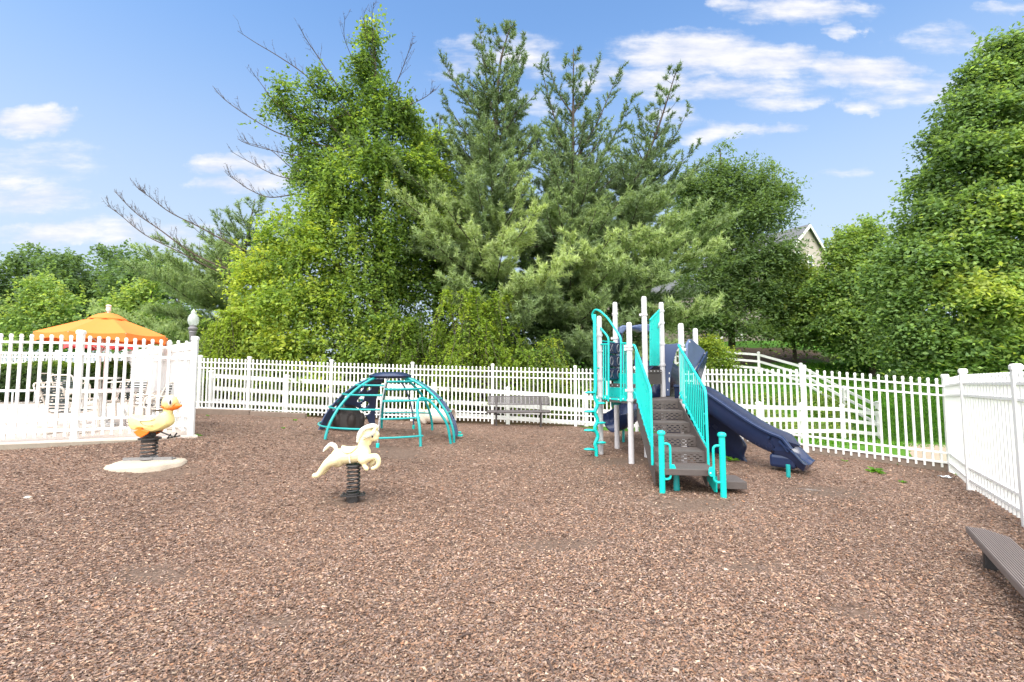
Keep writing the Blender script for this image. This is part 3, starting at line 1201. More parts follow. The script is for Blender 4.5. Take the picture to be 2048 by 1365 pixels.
rl = [rp(424, 743, 15.35), rp(574, 752, 15.25), rp(727, 760, 15.15), rp(868, 768, 15.0), rp(1016, 776, 14.9), rp(1172, 786, 14.75), rp(1320, 795, 14.6), rp(1437, 801, 14.8), rp(1517, 806, 15.4), rp(1603, 808, 16.5), rp(1684, 811, 17.6), rp(1757, 822, 19.2)]
ranch_fence('rail_fence', 'low white three rail fence standing just behind the long picket fence', [p for p, z in rl], [z for p, z in rl])
ru = [rp(1754, 806, 20.6), rp(1688, 775, 22.8), rp(1601, 729, 25.5), rp(1517, 706, 28), rp(1436, 700, 28.6), rp(1350, 697, 29)]
ranch_fence('rail_fence', 'white three rail fence climbing the grassy hill on the right', [p for p, z in ru], [z for p, z in ru], ht=1.25)

# timber edging
def timber(label, a, b, h=.14, w=.14):
    a, b = V(a), V(b)
    mid = (a + b) / 2
    t_ = thing('timber_edging', label, 'timber', (a.x, a.y, a.z), group='landscape timbers under the fences')
    m = MB()
    m.bar(a + V((0, 0, h / 2 - .03)), b + V((0, 0, h / 2 - .03)), w, h)
    m.build('beam', M['timber'], t_, bevel=.012)
    sp = MB()
    for k in (.12, .5, .88):
        p = a.lerp(b, k) + V((0, 0, h - .03))
        sp.lathe([(.012, -.02), (.012, .006), (.006, .009)], p, 8)
    sp.build('spike_heads', M['galv'], t_)
p0, p1 = onG(392, 14.35), onG(500, 14.3)
p2 = onG(612, 14.2)
timber('weathered timber beam on the ground at the left end of the back fence', p0, p1, .2)
timber('weathered timber beam beside the left beam, ending left of the climbing dome', p1 + V((.02, 0, 0)), p2, .17)
for i, lab in ((8, 'dark timber beam under the picket fence behind the slide'), (9, 'dark timber beam under the picket fence in front of the lawn')):
    a, b = B[i], B[i + 1]
    off = V((-(b - a).y, (b - a).x, 0)).normalized() * .07
    a, b = a + off, b + off
    timber(lab, V((a.x, a.y, gz(a) - .02)), V((b.x, b.y, gz(b) - .02)), .2)

# ------------------------------------------------------------------ spring rider horse
def spring(mb, r, z0, z1, turns, wire, c=(0, 0, 0), n=26):
    pts = []
    N = int(turns * n)
    for i in range(N + 1):
        k = i / N
        a = k * turns * 2 * math.pi
        kk = k
        pts.append((c[0] + r * math.cos(a), c[1] + r * math.sin(a), z0 + (z1 - z0) * kk))
    mb.tube(pts, wire, 8)


def hp(cx, cz, y=0, s=.00096, ox=720, oz=1240):
    return V(((cx - ox) * s, y, (oz - cz) * s))


bs = onG(705, 6.1)
bs = WG(706, 1000)
hs = thing('spring_horse', 'cream cast horse spring rider leaping on a dark coil spring', 'spring rider', (0, 0, 0))
b = MB()
def limb(mb, pts, n=14):
    P = [V(p[0]) for p in pts]
    mb.tube(smooth_path(P, 6), np.interp(np.arange((len(P) - 1) * 6 + 1) / 6, np.arange(len(P)), [p[1] for p in pts]), n)
    mb.ell(P[0], (pts[0][1],) * 3, 12, 8)
    mb.ell(P[-1], (pts[-1][1],) * 3, 12, 8)
limb(b, [(hp(505, 655), .098), (hp(620, 655), .105), (hp(760, 640), .10), (hp(850, 615), .098)])
b.ell(hp(500, 690), (.10, .115, .115))
limb(b, [(hp(850, 600), .09), (hp(845, 510), .072), (hp(870, 400), .066), (hp(915, 330), .066)])
limb(b, [(hp(905, 330), .074), (hp(965, 390), .066), (hp(1005, 405), .05)])     # head, muzzle turned forward
limb(b, [(hp(905, 410), .06), (hp(925, 470), .036), (hp(930, 492), .02)])       # cheek to chin
b.ell(hp(1015, 365, 0), (.045, .05, .05))
for sy in (-1, 1):
    limb(b, [(hp(475, 690, sy * .07), .085), (hp(395, 740, sy * .085), .058), (hp(330, 810, sy * .085), .043), (hp(275, 885, sy * .085), .037), (hp(225, 900, sy * .085), .033)])
limb(b, [(hp(870, 690, -.06), .07), (hp(960, 660, -.085), .045), (hp(1045, 650, -.085), .042), (hp(1085, 715, -.085), .031), (hp(1060, 780, -.085), .027), (hp(1005, 805, -.085), .025)])
limb(b, [(hp(860, 690, .06), .07), (hp(930, 690, .085), .042), (hp(975, 690, .085), .036), (hp(965, 745, .085), .028), (hp(925, 790, .085), .03)])
limb(b, [(hp(880, 700, -.05), .045), (hp(885, 755, -.08), .026), (hp(925, 808, -.09), .03)])
hb = b.fused('body', M['horse'], hs, .0085, 4)
mn = MB()                                  # mane sweeping forward over the face
for i in range(7):
    y = (i - 3) * .013
    mn.tube(smooth_path([hp(778, 470 - i, y), hp(800, 370, y * 1.3), hp(860, 285, y * 1.6), hp(950, 250, y * 1.7), hp(1020, 255, y)], 5), list(np.interp(np.arange(21) / 20, [0, .3, .7, 1], [.018, .034, .034, .014])), 8)
mn.fused('mane', M['horse_hair'], hs, .008, 3)
fl = MB()
for sy in (-1, 1):
    limb(fl, [(hp(1015, 270, sy * .035), .022), (hp(985, 335, sy * .062), .03), (hp(915, 375, sy * .07), .024), (hp(870, 380, sy * .064), .014)])
fl.fused('forelock', M['horse'], hs, .0075, 2)
ln = MB()
for sy in (-1, 1):
    ln.tube(smooth_path([hp(1038, 305, sy * .058), hp(1005, 352, sy * .088), hp(930, 388, sy * .093), hp(872, 390, sy * .075)], 5), .0032, 6)
ln.build('painted_outline', M['saddle_line'], hs)
tl = MB()
for i in range(5):
    y = (i - 2) * .014
    dzz = abs(i - 2) * 4
    tl.tube(smooth_path([hp(478, 570, y * .5), hp(452, 512 + dzz, y), hp(395, 492 + dzz, y * 1.3), hp(345, 535 + dzz, y * 1.5), hp(312, 592 - i * 3, y * 1.6)], 5), list(np.interp(np.arange(21) / 20, [0, .4, .8, 1], [.02, .022, .017, .007])), 8)
tl.fused('tail', M['horse_hair'], hs, .007, 2)
sdl = MB()                                 # saddle: a raised pad draped over the back
P = []
for i in range(11):
    for j in range(9):
        u, vv_ = i / 10 * 2 - 1, j / 8 * 2 - 1
        ang = vv_ * 1.15
        L_ = .108 * math.sqrt(max(0, 1 - (abs(vv_) ** 2.2) * .85))
        rr = .113 + .004
        x = hp(665, 0).x + u * L_
        zc = hp(0, 652).z
        sag = .012 * u * u
        P.append((x, rr * math.sin(ang), zc + rr * math.cos(ang) + sag))
sdl.add(P, [(i * 9 + j, (i + 1) * 9 + j, (i + 1) * 9 + j + 1, i * 9 + j + 1) for i in range(10) for j in range(8)])
sdl.build('saddle', M['horse'], hs, smooth=True, solid=.012)
gi = MB()
for sy in (-1, 1):
    gi.tube([V((hp(700, 0).x, sy * .118 * math.sin(a), hp(0, 652).z + .112 * math.cos(a))) for a in (1.2, 1.5, 1.9, 2.3)], .011, 6)
gi.build('girth_strap', M['horse_hair'], hs, smooth=True)
hd = MB()
hd.tube([hp(880, 410, -.17), hp(880, 410, .17)], .012, 8)
hd.build('handle', M['horse'], hs, smooth=True)
ey = MB()
for sy in (-1, 1):
    ey.ell(hp(985, 385, sy * .062), (.012, .006, .014), 10, 6)
ey.build('eyes', M['eye_dark'], hs, smooth=True)
sp = MB()
spring(sp, .076, .085, .44, 7.2, .0125)
sp.build('spring', M['black_steel'], hs, smooth=True)
pl = MB()
pl.lathe([(.10, .455), (.105, .44), (.07, .425), (.07, .41), (.03, .41)], n=20)
pl.build('top_clamp', M['black_steel'], hs, smooth=True)
bp_ = MB()
bp_.box((0, 0, .062), (.30, .13, .018), .18)
bp_.box((0, 0, .064), (.13, .24, .016), .18)
bp_.lathe([(.09, .072), (.09, .095), (.05, .10)], n=20)
bp_.lathe([(.085, -.04), (.08, .055)], n=20)
for a in (0.18, math.pi + .18):
    for o_ in (-.045, .045):
        bp_.lathe([(.014, .07), (.014, .085), (.006, .092)], (math.cos(a) * .125 - math.sin(a) * o_, math.sin(a) * .125 + math.cos(a) * o_, 0), 8)
bp_.build('base_plate', M['black_steel'], hs, bevel=.003)
hs.location = bs

# ------------------------------------------------------------------ spring rider duck
def dp(cx, cz, y=0, s=.00100, ox=620, oz=1120):
    return V(((cx - ox) * s, y, (oz - cz) * s))


dk_ = thing('spring_duck', 'yellow cartoon duck spring rider on a black coil spring', 'spring rider', (0, 0, 0))
b = MB()
def outline_solid(pts, th, power=2.4, layers=9):
    """closed outline in x-z inflated sideways to a rounded body"""
    P = smooth_path(pts + [pts[0]], 6)[:-1]
    c = sum(P, V((0, 0, 0))) / len(P)
    n = len(P)
    vs, fs = [], []
    for l in range(layers):
        a = -1 + 2 * l / (layers - 1)
        k = (1 - abs(a) ** power) ** (1 / power) if abs(a) < 1 else .0
        k = .55 + .45 * k if abs(a) < .999 else .5
        for p in P:
            q = c + (p - c) * k
            vs.append(V((q.x, a * th, q.z)))
    for l in range(layers - 1):
        for j in range(n):
            j2 = (j + 1) % n
            fs.append((l * n + j, l * n + j2, (l + 1) * n + j2, (l + 1) * n + j))
    fs.append(tuple(range(n - 1, -1, -1)))
    fs.append(tuple((layers - 1) * n + j for j in range(n)))
    return vs, fs
bd = [dp(342, 392), dp(400, 420), dp(470, 448), dp(600, 462), dp(720, 452), dp(800, 418), dp(850, 360), dp(905, 362), dp(945, 430), dp(952, 530), dp(900, 582), dp(760, 648), dp(600, 668), dp(470, 645), dp(345, 600), dp(320, 500)]
b.add(*outline_solid(bd, .13))
b.ell(dp(902, 212), (.103, .115, .112))
limb(b, [(dp(880, 300), .07), (dp(880, 370), .066)])
dkb = b.fused('body', M['duck'], dk_, .009, 4)
bk = MB()
limb(bk, [(dp(850, 280), .05), (dp(930, 285), .062), (dp(1010, 272), .05), (dp(1080, 262), .016)])
bk.ell(dp(850, 275), (.05, .105, .035))
bk.ell(dp(905, 300), (.085, .095, .035))
bk.fused('beak', M['orange'], dk_, .008, 4)
for sy in (-1, 1):
    e = MB()
    e.ell(dp(965, 198, sy * .088), (.036, .018, .058), 16, 10)
    eo = e.build('eye', M['eye_white'], dk_, smooth=True)
    e = MB()
    e.ell(dp(980, 205, sy * .103), (.016, .008, .036), 12, 8)
    e.build('pupil', M['eye_dark'], eo, smooth=True)
    ft = MB()
    ft.prism([dp(x, z, sy * .14) for x, z in ((495, 604), (530, 575), (580, 566), (612, 582), (600, 610), (640, 622), (715, 640), (690, 680), (600, 732), (540, 705), (480, 640), (540, 622), (555, 606))], (0, .03, 0))
    ft.build('foot', M['orange'], dk_, bevel=.008)
    wl = MB()
    for pl_ in (((560, 490), (640, 488), (720, 480), (785, 462)), ((560, 490), (590, 525), (650, 555), (760, 556)), ((330, 480), (350, 508), (378, 512)), ((330, 515), (360, 545), (395, 550)), ((330, 555), (355, 570), (392, 578))):
        P = [dp(x, z, 0) for x, z in pl_]
        for p in P:
            # follow the rounded flank
            dz_ = abs(p.z - dp(0, 520).z)
            p.y = sy * (.132 if 450 < (p.x / .001 + 620) < 880 else .122)
        wl.tube(smooth_path(P, 4), .004, 6)
    wl.build('wing_lines', M['eye_dark'], dk_)
hb_ = MB()
hb_.tube([dp(800, 330, -.2), dp(800, 330, .2)], .012, 8)
hb_.build('handle', M['black_steel'], dk_, smooth=True)
fr = MB()
fr.tube(fil([dp(700, 655), dp(760, 655), dp(985, 742), dp(1032, 680)], .02), .011, 8)
fr.tube([dp(985, 742, -.13), dp(985, 742, .13)], .011, 8)
fr.tube(fil([dp(985, 742, -.13), dp(1032, 680, -.13)], .02), .011, 8)
fr.build('footrest', M['black_steel'], dk_, smooth=True)
tp = MB()
tp.lathe([(.10, .34), (.148, .345), (.148, .37), (.12, .378), (.05, .38)], n=24)
tp.box(dp(600, 705), (.15, .10, .06))
tp.build('top_plate', M['black_steel'], dk_, smooth=True)
sp = MB()
spring(sp, .098, .07, .335, 5.2, .013)
sp.lathe([(.108, .30), (.108, .335), (.06, .338)], n=20)
sp.build('spring', M['black_steel'], dk_, smooth=True)
bp_ = MB()
bp_.box((.02, 0, .045), (.68, .11, .02), .12)
bp_.box((.02, -.05, .058), (.68, .012, .045), .12)
bp_.lathe([(.115, .05), (.115, .085), (.07, .09)], n=20)
for x in (-.26, -.16, .2, .3):
    bp_.lathe([(.015, .05), (.015, .068), (.006, .075)], (x + .02, x * .12, 0), 8)
bp_.build('base_channel', M['galv'], dk_)
pd = MB()
ring = []
nr = 40
for (k, z) in ((1.0, -.12), (1.0, -.01), (.93, .028), (.6, .036)):
    for i in range(nr):
        a = 2 * math.pi * i / nr
        w = .93 + .06 * math.sin(3 * a + 1) + .045 * math.sin(5 * a) + .025 * math.sin(11 * a + 2)
        ring.append(V((.03 + .50 * k * w * math.cos(a), -.08 + .43 * k * w * math.sin(a) + .05 * math.cos(a), z)))
pd.add(ring, [(r * nr + i, r * nr + (i + 1) % nr, (r + 1) * nr + (i + 1) % nr, (r + 1) * nr + i) for r in range(3) for i in range(nr)] + [tuple(3 * nr + i for i in range(nr))])
pd.build('footing', M['mound_pad'], dk_, smooth=True, angle=60)
dk_.location = WG(297, 927)

# ------------------------------------------------------------------ dome climber
DC = V((-2.85, 10.75, 0))
DC.z = g(DC.x, DC.y)
DR, DH = 1.6, 1.42
dm = thing('climbing_dome', 'teal tube climbing dome with navy cap and navy climbing wall', 'climber', DC)
def dpnt(phi, h, k=1.0):
    """point on the dome: angle in degrees, height in metres (relative)"""
    hh = max(0, min(1, h / DH))
    r = DR * (1 - hh ** 1.75) ** (1 / 1.75) if hh < 1 else 0
    r = max(r, 0)
    a = R(phi)
    return DC + V((r * k * math.cos(a), r * k * math.sin(a), h))
HTOP = 1.36
for phi, nm in ((-128, 'arc'), (178, 'arc'), (-14, 'arc'), (62, 'arc'), (112, 'arc'), (24, 'arc')):
    m = MB()
    z0 = -.12 if phi not in (178, 24) else .32
    hs_ = np.linspace(z0, HTOP, 24)
    m.tube([dpnt(phi, h) for h in hs_], .03, 10)
    m.build('arc_tube', M['teal_dark'], dm, smooth=True)
# walk-in arch on the right
m = MB()
a1, a2 = -52, -20
P = [dpnt(a1, -.12), dpnt(a1, .3), dpnt(a1 + 1, .62), dpnt(a1 + 6, .84), dpnt(a1 + 13, .90), dpnt(a1 + 22, .82), dpnt(-26, .60), dpnt(-22, .3), dpnt(-20, -.1)]
m.tube(smooth_path(P, 6), .03, 10)
m.build('arch_tube', M['teal_dark'], dm, smooth=True)
# two ladder poles of steel chain look
for phi in (-83, 82):
    m = MB()
    hs_ = np.linspace(-.05, HTOP, 20)
    m.tube([dpnt(phi, h) for h in hs_], .018, 8)
    for h in np.arange(0.1, 1.3, .07):
        p = dpnt(phi, h)
        m.ell(p, (.024, .024, .03), 8, 6)
    m.build('ladder_pole', M['navy_panel'] if phi > 0 else M['galv'], dm, smooth=True)
    ft = MB()
    p = dpnt(phi, 0)
    ft.lathe([(.035, -.1), (.035, .05), (.03, .07)], p, 10)
    ft.build('pole_foot', M['teal'], dm)
def rung(h, p0, p1):
    m = MB()
    m.tube([dpnt(a, h) for a in np.linspace(p0, p1, 14)], .02, 8)
    m.build('rung', M['teal_dark'], dm, smooth=True)
for h in (.33, .70, .98, 1.18):
    rung(h, -180, -83)
for h in (.16, .52, .86, 1.1, 1.26):
    rung(h, -83, -50 if h < .8 else -14)
for h in (.40, .74, 1.02, 1.22):
    rung(h, 82, 62)
    rung(h, 112, 82)
for h in (.55, .85, 1.08):
    rung(h, -14, 24)
# cap
cp = MB()
cp.lathe([(.02, 1.33), (.36, 1.325), (.47, 1.345), (.495, 1.38), (.47, 1.41), (.40, 1.43), (.385, 1.445), (.30, 1.455), (.28, 1.468), (.15, 1.475), (.02, 1.48)], DC, 32)
cp.build('cap', M['navy'], dm, smooth=True, angle=60)
# navy climbing walls: curved sheets with holes
def wall(p0, p1, h0, h1, holes, arch, nm, nu=64, nv=56):
    holes = [(a, b_, rx * 1.3, ry * 1.3) for a, b_, rx, ry in holes]
    vs, idx = [], {}
    fs = []
    for i in range(nu + 1):
        for j in range(nv + 1):
            h = h0 + (h1 - h0) * j / nv
            w = .5 * (p0 + p1)
            k = (h - h0) / (h1 - h0)
            sp_ = 1 - .12 * k + .0
            phi = w + (p0 - w + (p1 - p0) * i / nu) * sp_
            vs.append(dpnt(phi, h, .985))
    for i in range(nu):
        for j in range(nv):
            u, v = (i + .5) / nu, (j + .5) / nv
            if any(((u - a) / rx) ** 2 + ((v - b_) / ry) ** 2 < 1 for a, b_, rx, ry in holes):
                continue
            if arch and ((u - arch[0]) / arch[1]) ** 2 + (v / arch[2]) ** 2 < 1:
                continue
            a = i * (nv + 1) + j
            fs.append((a, a + nv + 1, a + nv + 2, a + 1))
    m = MB().add(vs, fs)
    m.build(nm, M['navy_panel'], dm, smooth=True, solid=.03)
wall(118, 190, .0, 1.3, [(.30, .62, .05, .055), (.72, .70, .055, .05), (.45, .80, .045, .04), (.18, .50, .05, .05), (.62, .50, .04, .04), (.25, .82, .045, .035), (.80, .48, .04, .045), (.5, .9, .04, .03), (.12, .34, .05, .04), (.9, .62, .03, .03)], (.45, .38, .50), 'climbing_wall')
wall(-6, 24, .0, 1.3, [(.3, .3, .14, .05), (.6, .45, .14, .05), (.35, .6, .14, .05), (.65, .75, .14, .05), (.4, .87, .14, .04)], None, 'climbing_wall', 24, 56)
for a, h in ((150, .42), (140, .78), (165, .66), (130, .5), (172, .95), (155, 1.02), (8, .5), (14, .8)):
    hg = MB()
    hg.ell(dpnt(a, h, .96), (.045, .045, .03), 12, 8)
    hg.build('hand_hold', M['teal_dark'], dm, smooth=True)
for phi in (122, 186, 2, 20):
    p = dpnt(phi, 0)
    ft = MB()
    ft.box(p + V((0, 0, .0)), (.2, .1, .04), R(phi))
    ft.build('wall_foot', M['teal'], dm)

# dark boulder inside the dome
bp0 = onG(690, 11.35)
bo = thing('climbing_boulder', 'low dark brown climbing mound under the dome', 'boulder', bp0)
b = MB()
b.ell(bp0 + V((0, 0, .08)), (.46, .36, .52), 26, 16)
for a in range(7):
    an = a * 2 * math.pi / 7
    b.ell(bp0 + V((.33 * math.cos(an), .26 * math.sin(an), .12)), (.13, .13, .28), 14, 10, Matrix.Rotation(.35, 3, V((-math.sin(an), math.cos(an), 0))))
b.fused('body', M['boulder'], bo, .016, 4)
st = MB()
for x, z in ((-.24, .2), (.24, .13), (.02, .34)):
    yy = -.33 + abs(x) * .2 + (z - .13) * .25
    for q in range(5):
        an = q * 2 * math.pi / 5
        st.ell(bp0 + V((x + .03 * math.cos(an), yy, z + .03 * math.sin(an))), (.022, .018, .022), 8, 6)
st.build('knob_holds', M['timber'], bo, smooth=True)

# barrel lying by the back fence
bc = onG(880, 13.95)
br = thing('barrel', 'beige plastic barrel lying on its side by the back fence', 'barrel', bc)
Mx = Matrix.Rotation(R(90), 3, 'Y')
Rz = Matrix.Rotation(R(-14), 3, 'Z')
m = MB()
m.lathe([(.20, -.42), (.215, -.40), (.225, -.2), (.225, .2), (.215, .38), (.235, .385), (.235, .42), (.21, .425), (.195, .40), (.19, -.1)], bc + V((0, 0, .22)), 28, Rz @ Mx)
m.build('body', M['barrel'], br, smooth=True)
m = MB()
m.lathe([(.20, -.012), (.235, -.012), (.235, .012), (.22, .02), (.12, .035), (.02, .04)], bc + V((-.5, -.16, .235)), 24, Rz @ Matrix.Rotation(R(70), 3, 'Y'))
m.build('lid', M['barrel'], br, smooth=True)

# mesh back bench by the back fence
bc = onG(1037, 13.75)
bn = thing('bench', 'grey mesh metal bench against the back picket fence', 'bench', bc)
def mesh_panel(o, u, v, nu, nv, t_):
    m = MB()
    for i in range(nu + 1):
        p = o + u * (i / nu)
        m.bar(p, p + v, t_, .006, up=u.cross(v))
    for j in range(nv + 1):
        p = o + v * (j / nv)
        m.bar(p, p + u, t_, .0075, up=u.cross(v))
    return m
o_ = bc + V((-.90, .08, .64))
m = mesh_panel(o_, V((1.8, 0, 0)), V((0, .06, .24)), 62, 9, .014)
fr_ = fil([o_, o_ + V((1.8, 0, 0)), o_ + V((1.8, .06, .24)), o_ + V((0, .06, .24)), o_], .02, 3)
m2 = MB().tube(fr_, .015, 8)
m.build('back_mesh', M['bench'], bn)
m2.build('back_frame', M['bench'], bn, smooth=True)
o_ = bc + V((-.92, -.36, .445))
mesh_panel(o_, V((1.84, 0, 0)), V((0, .40, .01)), 60, 12, .013).build('seat_mesh', M['bench'], bn)
MB().tube(fil([o_, o_ + V((1.84, 0, 0)), o_ + V((1.84, .4, .01)), o_ + V((0, .4, .01)), o_], .03, 3), .022, 8).build('seat_frame', M['bench_leg'], bn, smooth=True)
for sx in (-.66, .66):
    m = MB()
    m.tube(fil([bc + V((sx, -.06, -.1)), bc + V((sx, -.06, .42)), bc + V((sx, .06, .6)), bc + V((sx, .13, .86))], .08), .03, 10)
    m.tube([bc + V((sx, -.32, .41)), bc + V((sx, .05, .41))], .022, 8)
    m.build('leg', M['bench_leg'], bn, smooth=True)

# ribbed plank seat at the right edge
zt = .23
def WZ(px, py, z):
    u = (px - 1024) / F
    v = (682.5 - py) / F
    yy, zz = CP_ - v * SP_, SP_ + v * CP_
    k = (z - CAMH) / zz
    return V((u * k, yy * k, z))
A0, A1, A2 = WZ(1931, 1052, zt), WZ(2003, 1067, zt), WZ(2012, 1073, zt)
dL = (WZ(2048, 1180, zt) - A0).normalized()
n_ = V((-dL.y, dL.x, 0))
if n_.dot(A1 - A0) < 0:
    n_ = -n_
wd = max((A2 - A0).dot(n_), .24)
pk = thing('plank_bench', 'brown ribbed plank seat in the right foreground', 'bench', (A0.x, A0.y, g(A0.x, A0.y)))
m = MB()
Ln = 2.2
m.prism([p + V((0, 0, -.035)) for p in (A0, A0 + dL * .02 + n_ * (wd * .55), A0 + dL * .17 + n_ * wd, A0 + dL * Ln + n_ * wd, A0 + dL * Ln)], (0, 0, .06))
m.build('plank', M['brown_light'], pk, bevel=.006)
rb = MB()
nrb = 15
for i in range(nrb):
    k = (i + .5) / nrb
    st_ = .03 + max(0, (k - .5) * .36)
    rb.bar(A0 + dL * st_ + n_ * (wd * k), A0 + dL * (Ln - .02) + n_ * (wd * k), wd / nrb * .55, .008)
rb.build('ribs', M['brown_light'], pk)
for k in (.28, 1.7):
    c = A0 + dL * k + n_ * (wd * .4)
    zg = g(c.x, c.y)
    s = MB()
    s.box((c.x, c.y, (zg + zt - .06) / 2), (.07, .09, zt - .06 - zg + .02), math.atan2(dL.y, dL.x))
    s.build('leg', M['black_steel'], pk, bevel=.01)

# bits of litter and weeds
def weed(px, py, s, n, label):
    p = WG(px, py)
    w = thing('weed', label, 'weed', p, group='weeds growing through the wood chips')
    vs, tint = [], []
    for i in range(n):
        a = rng.random() * 6.283
        L_ = s * rng.uniform(.6, 1.2)
        d = np.array([math.cos(a), math.sin(a), rng.uniform(.3, 1.1)])
        d /= np.linalg.norm(d)
        sd_ = np.array([-math.sin(a), math.cos(a), 0])
        b0 = np.array(p) + d * L_ * .15
        mid = np.array(p) + d * L_ * .6
        tp_ = np.array(p) + d * L_ + np.array([0, 0, -.25 * L_])
        ww = L_ * .22
        vs += [b0, mid + sd_ * ww, tp_, mid - sd_ * ww]
        tint.append(np.array([.10, .24, .025]) * rng.uniform(.7, 1.4))
    npmesh('leaves', np.array(vs), 4, M['leaf'], w, np.array(tint))
for a in ((1752, 948, .16, 26, 'bright green weed between the slide end and the right fence'), (1805, 968, .07, 16, 'small pale weed right of the bright green one'),
          (1690, 925, .08, 14, 'small weed at the fence post behind the slide end'), (1463, 923, .15, 22, 'leafy weed at the corner of the navy wall under the slide'),
          (395, 876, .1, 18, 'weed at the foot of the pool fence corner post'), (590, 842, .09, 18, 'weed patch on the mulch near the timber beam'),
          (415, 833, .08, 14, 'weed by the timber at the left back corner'), (566, 858, .07, 14, 'low weed on the mulch left of the dome'),
          (1990, 1145, .035, 8, 'tiny weed leaf beside the ribbed plank'), (2027, 1170, .05, 8, 'yellow green weed close to the ribbed plank edge')):
    weed(*a)
p = WG(1890, 958)
lt = thing('litter', 'crumpled white paper scrap by the right fence corner', 'litter', p)
m = MB()
gx = 5
vs = [p + V(((i / gx - .5) * .16, (j / gx - .5) * .11, .02 + rng.uniform(0, .035))) for i in range(gx + 1) for j in range(gx + 1)]
m.add(vs, [(i * (gx + 1) + j, (i + 1) * (gx + 1) + j, (i + 1) * (gx + 1) + j + 1, i * (gx + 1) + j + 1) for i in range(gx) for j in range(gx)])
m.build('paper', M['paper'], lt, solid=.002)
p = WG(55, 1002)
rk = MB().ell(p + V((0, 0, .01)), (.045, .035, .022), 10, 6).build('pebble', M['concrete'], smooth=True)
tag(rk, 'pale pebble lying on the mulch at far left', 'pebble')

for px, py, ang, ln_, lab in ((1092, 1194, 2.5, .17, 'short dark stick lying on the chips in the centre foreground'), (1096, 1345, 1.9, .16, 'reddish stick at the bottom centre of the mulch'),
                              (930, 1290, .4, .09, 'small dark bark piece left of the reddish stick'), (1190, 1235, -.5, .12, 'pale flat wood splinter right of the short dark stick')):
    p = WG(px, py)
    d = V((math.cos(ang), math.sin(ang), 0))
    m = MB()
    m.tube(smooth_path([p - d * ln_ / 2 + V((0, 0, .012)), p + V((.01, .005, .018)), p + d * ln_ / 2 + V((0, 0, .013))], 4), [.004, .006, .007, .007, .007, .007, .006, .005, .003], 6)
    tag(m.build('stick', M['timber'] if 'pale' in lab else M['dead'], smooth=True), lab, 'stick')
# ------------------------------------------------------------------ play structure
PSB = V((2.7, 8.6, 0))
ps = thing('play_structure', 'teal and navy playground climber with grey posts, brown stairs and a slide', 'play structure', PSB)
P1, P2, P3, P4 = V((1.79, 9.34, 0)), V((2.24, 9.88, 0)), V((2.19, 8.52, 0)), V((2.62, 9.01, 0))
P5, P6, P7 = V((3.21, 9.77, 0)), V((3.195, 8.62, 0)), V((3.90, 9.70, 0))
TOPZ = {1: 2.82, 2: 3.19, 3: 2.60, 4: 3.17, 5: 3.17, 6: 2.59, 7: 2.60}
COLL = {1: (1.18, 1.52, 2.1, 2.42), 2: (1.2, 1.75, 2.4, 2.93), 3: (1.15, 1.33, 2.09, 2.15), 4: (2.80, 1.4), 5: (1.82, 2.27, 2.72, 2.98), 6: (2.09, 2.17, 1.2), 7: (1.2, 2.2)}
for i, p in enumerate((P1, P2, P3, P4, P5, P6, P7), 1):
    r = .052
    m = MB()
    zt_ = TOPZ[i]
    m.lathe([(r, -.25), (r, zt_ - .05), (r * .93, zt_ - .022), (r * .7, zt_ - .006), (r * .3, zt_)], (p.x, p.y, 0), 20)
    po = m.build('post', M['grey_post'], ps, smooth=True)
    for z in COLL[i]:
        c = MB()
        c.lathe([(r, -.022), (r + .014, -.02), (r + .014, .02), (r, .022)], (p.x, p.y, z), 20)
        a = rng.random() * 6.28
        c.box((p.x + (r + .018) * math.cos(a), p.y + (r + .018) * math.sin(a), z), (.05, .03, .05), a)
        c.build('collar', M['grey_post'], po, smooth=True)
M['game_mark'] = mat('dull_grey_mark', (.16, .16, .19), .5)
ZD, ZM, ZU = 1.15, 1.43, 1.72


def up(p, z):
    return V((p.x, p.y, z))


# decks
def deckplate(name, pts, z, th=.07):
    m = MB()
    m.prism([up(p, z - th / 2) for p in pts], (0, 0, th))
    return m.build(name, M['brown'], ps, bevel=.008)
dback = P1.lerp(P2, .55)
deckplate('deck', [P1, P3, P6, P7.lerp(P6, .05), P5, P4.lerp(P5, .35), dback.lerp(P4, .2), dback], ZD)
q1, q2 = P1.lerp(P2, .52), P3.lerp(P4, .62)
q3, q4 = P1.lerp(P2, .86), P3.lerp(P4, 1.02)
deckplate('step_deck', [q1, q2, q4, q3], ZM)
deckplate('upper_deck', [q3, q4, P4, P5, P5 + V((-.15, .75, 0)), P2 + V((.2, .75, 0)), P2], ZU)
def riser(a, b, z0, z1, name='deck_riser', mm_='teal'):
    m = MB()
    d = (b - a).normalized()
    n_ = V((-d.y, d.x, 0))
    m.prism([up(a, z0), up(b, z0), up(b, z1), up(a, z1)], n_ * .02)
    m.build(name, M[mm_], ps)
riser(q1 + V((-.0, .02, 0)), q2 + V((0, .02, 0)), ZD, ZM - .075)
riser(q3, q4, ZM, ZU - .075)
# dark riser edge bolts
m = MB()
for a, b, z in ((q1, q2, ZM), (q3, q4, ZU), (P4, P5, ZU)):
    for k in (.12, .3, .5, .7, .88):
        p = a.lerp(b, k)
        m.ell((p.x, p.y - .012, z - .035), (.014, .01, .014), 8, 6)
m.build('deck_bolts', M['grey_post'], ps, smooth=True)
riser(P4.lerp(P5, .15), P4.lerp(P5, .9), 1.42, ZU - .08, 'riser_panel', 'brown')


# entrance side between P1 and P3 with hand loops, bars and fascia
def L13(px, py):
    """point on the vertical plane P1-P3 seen at the pixel"""
    return on_plane(P1, P3, px, py)


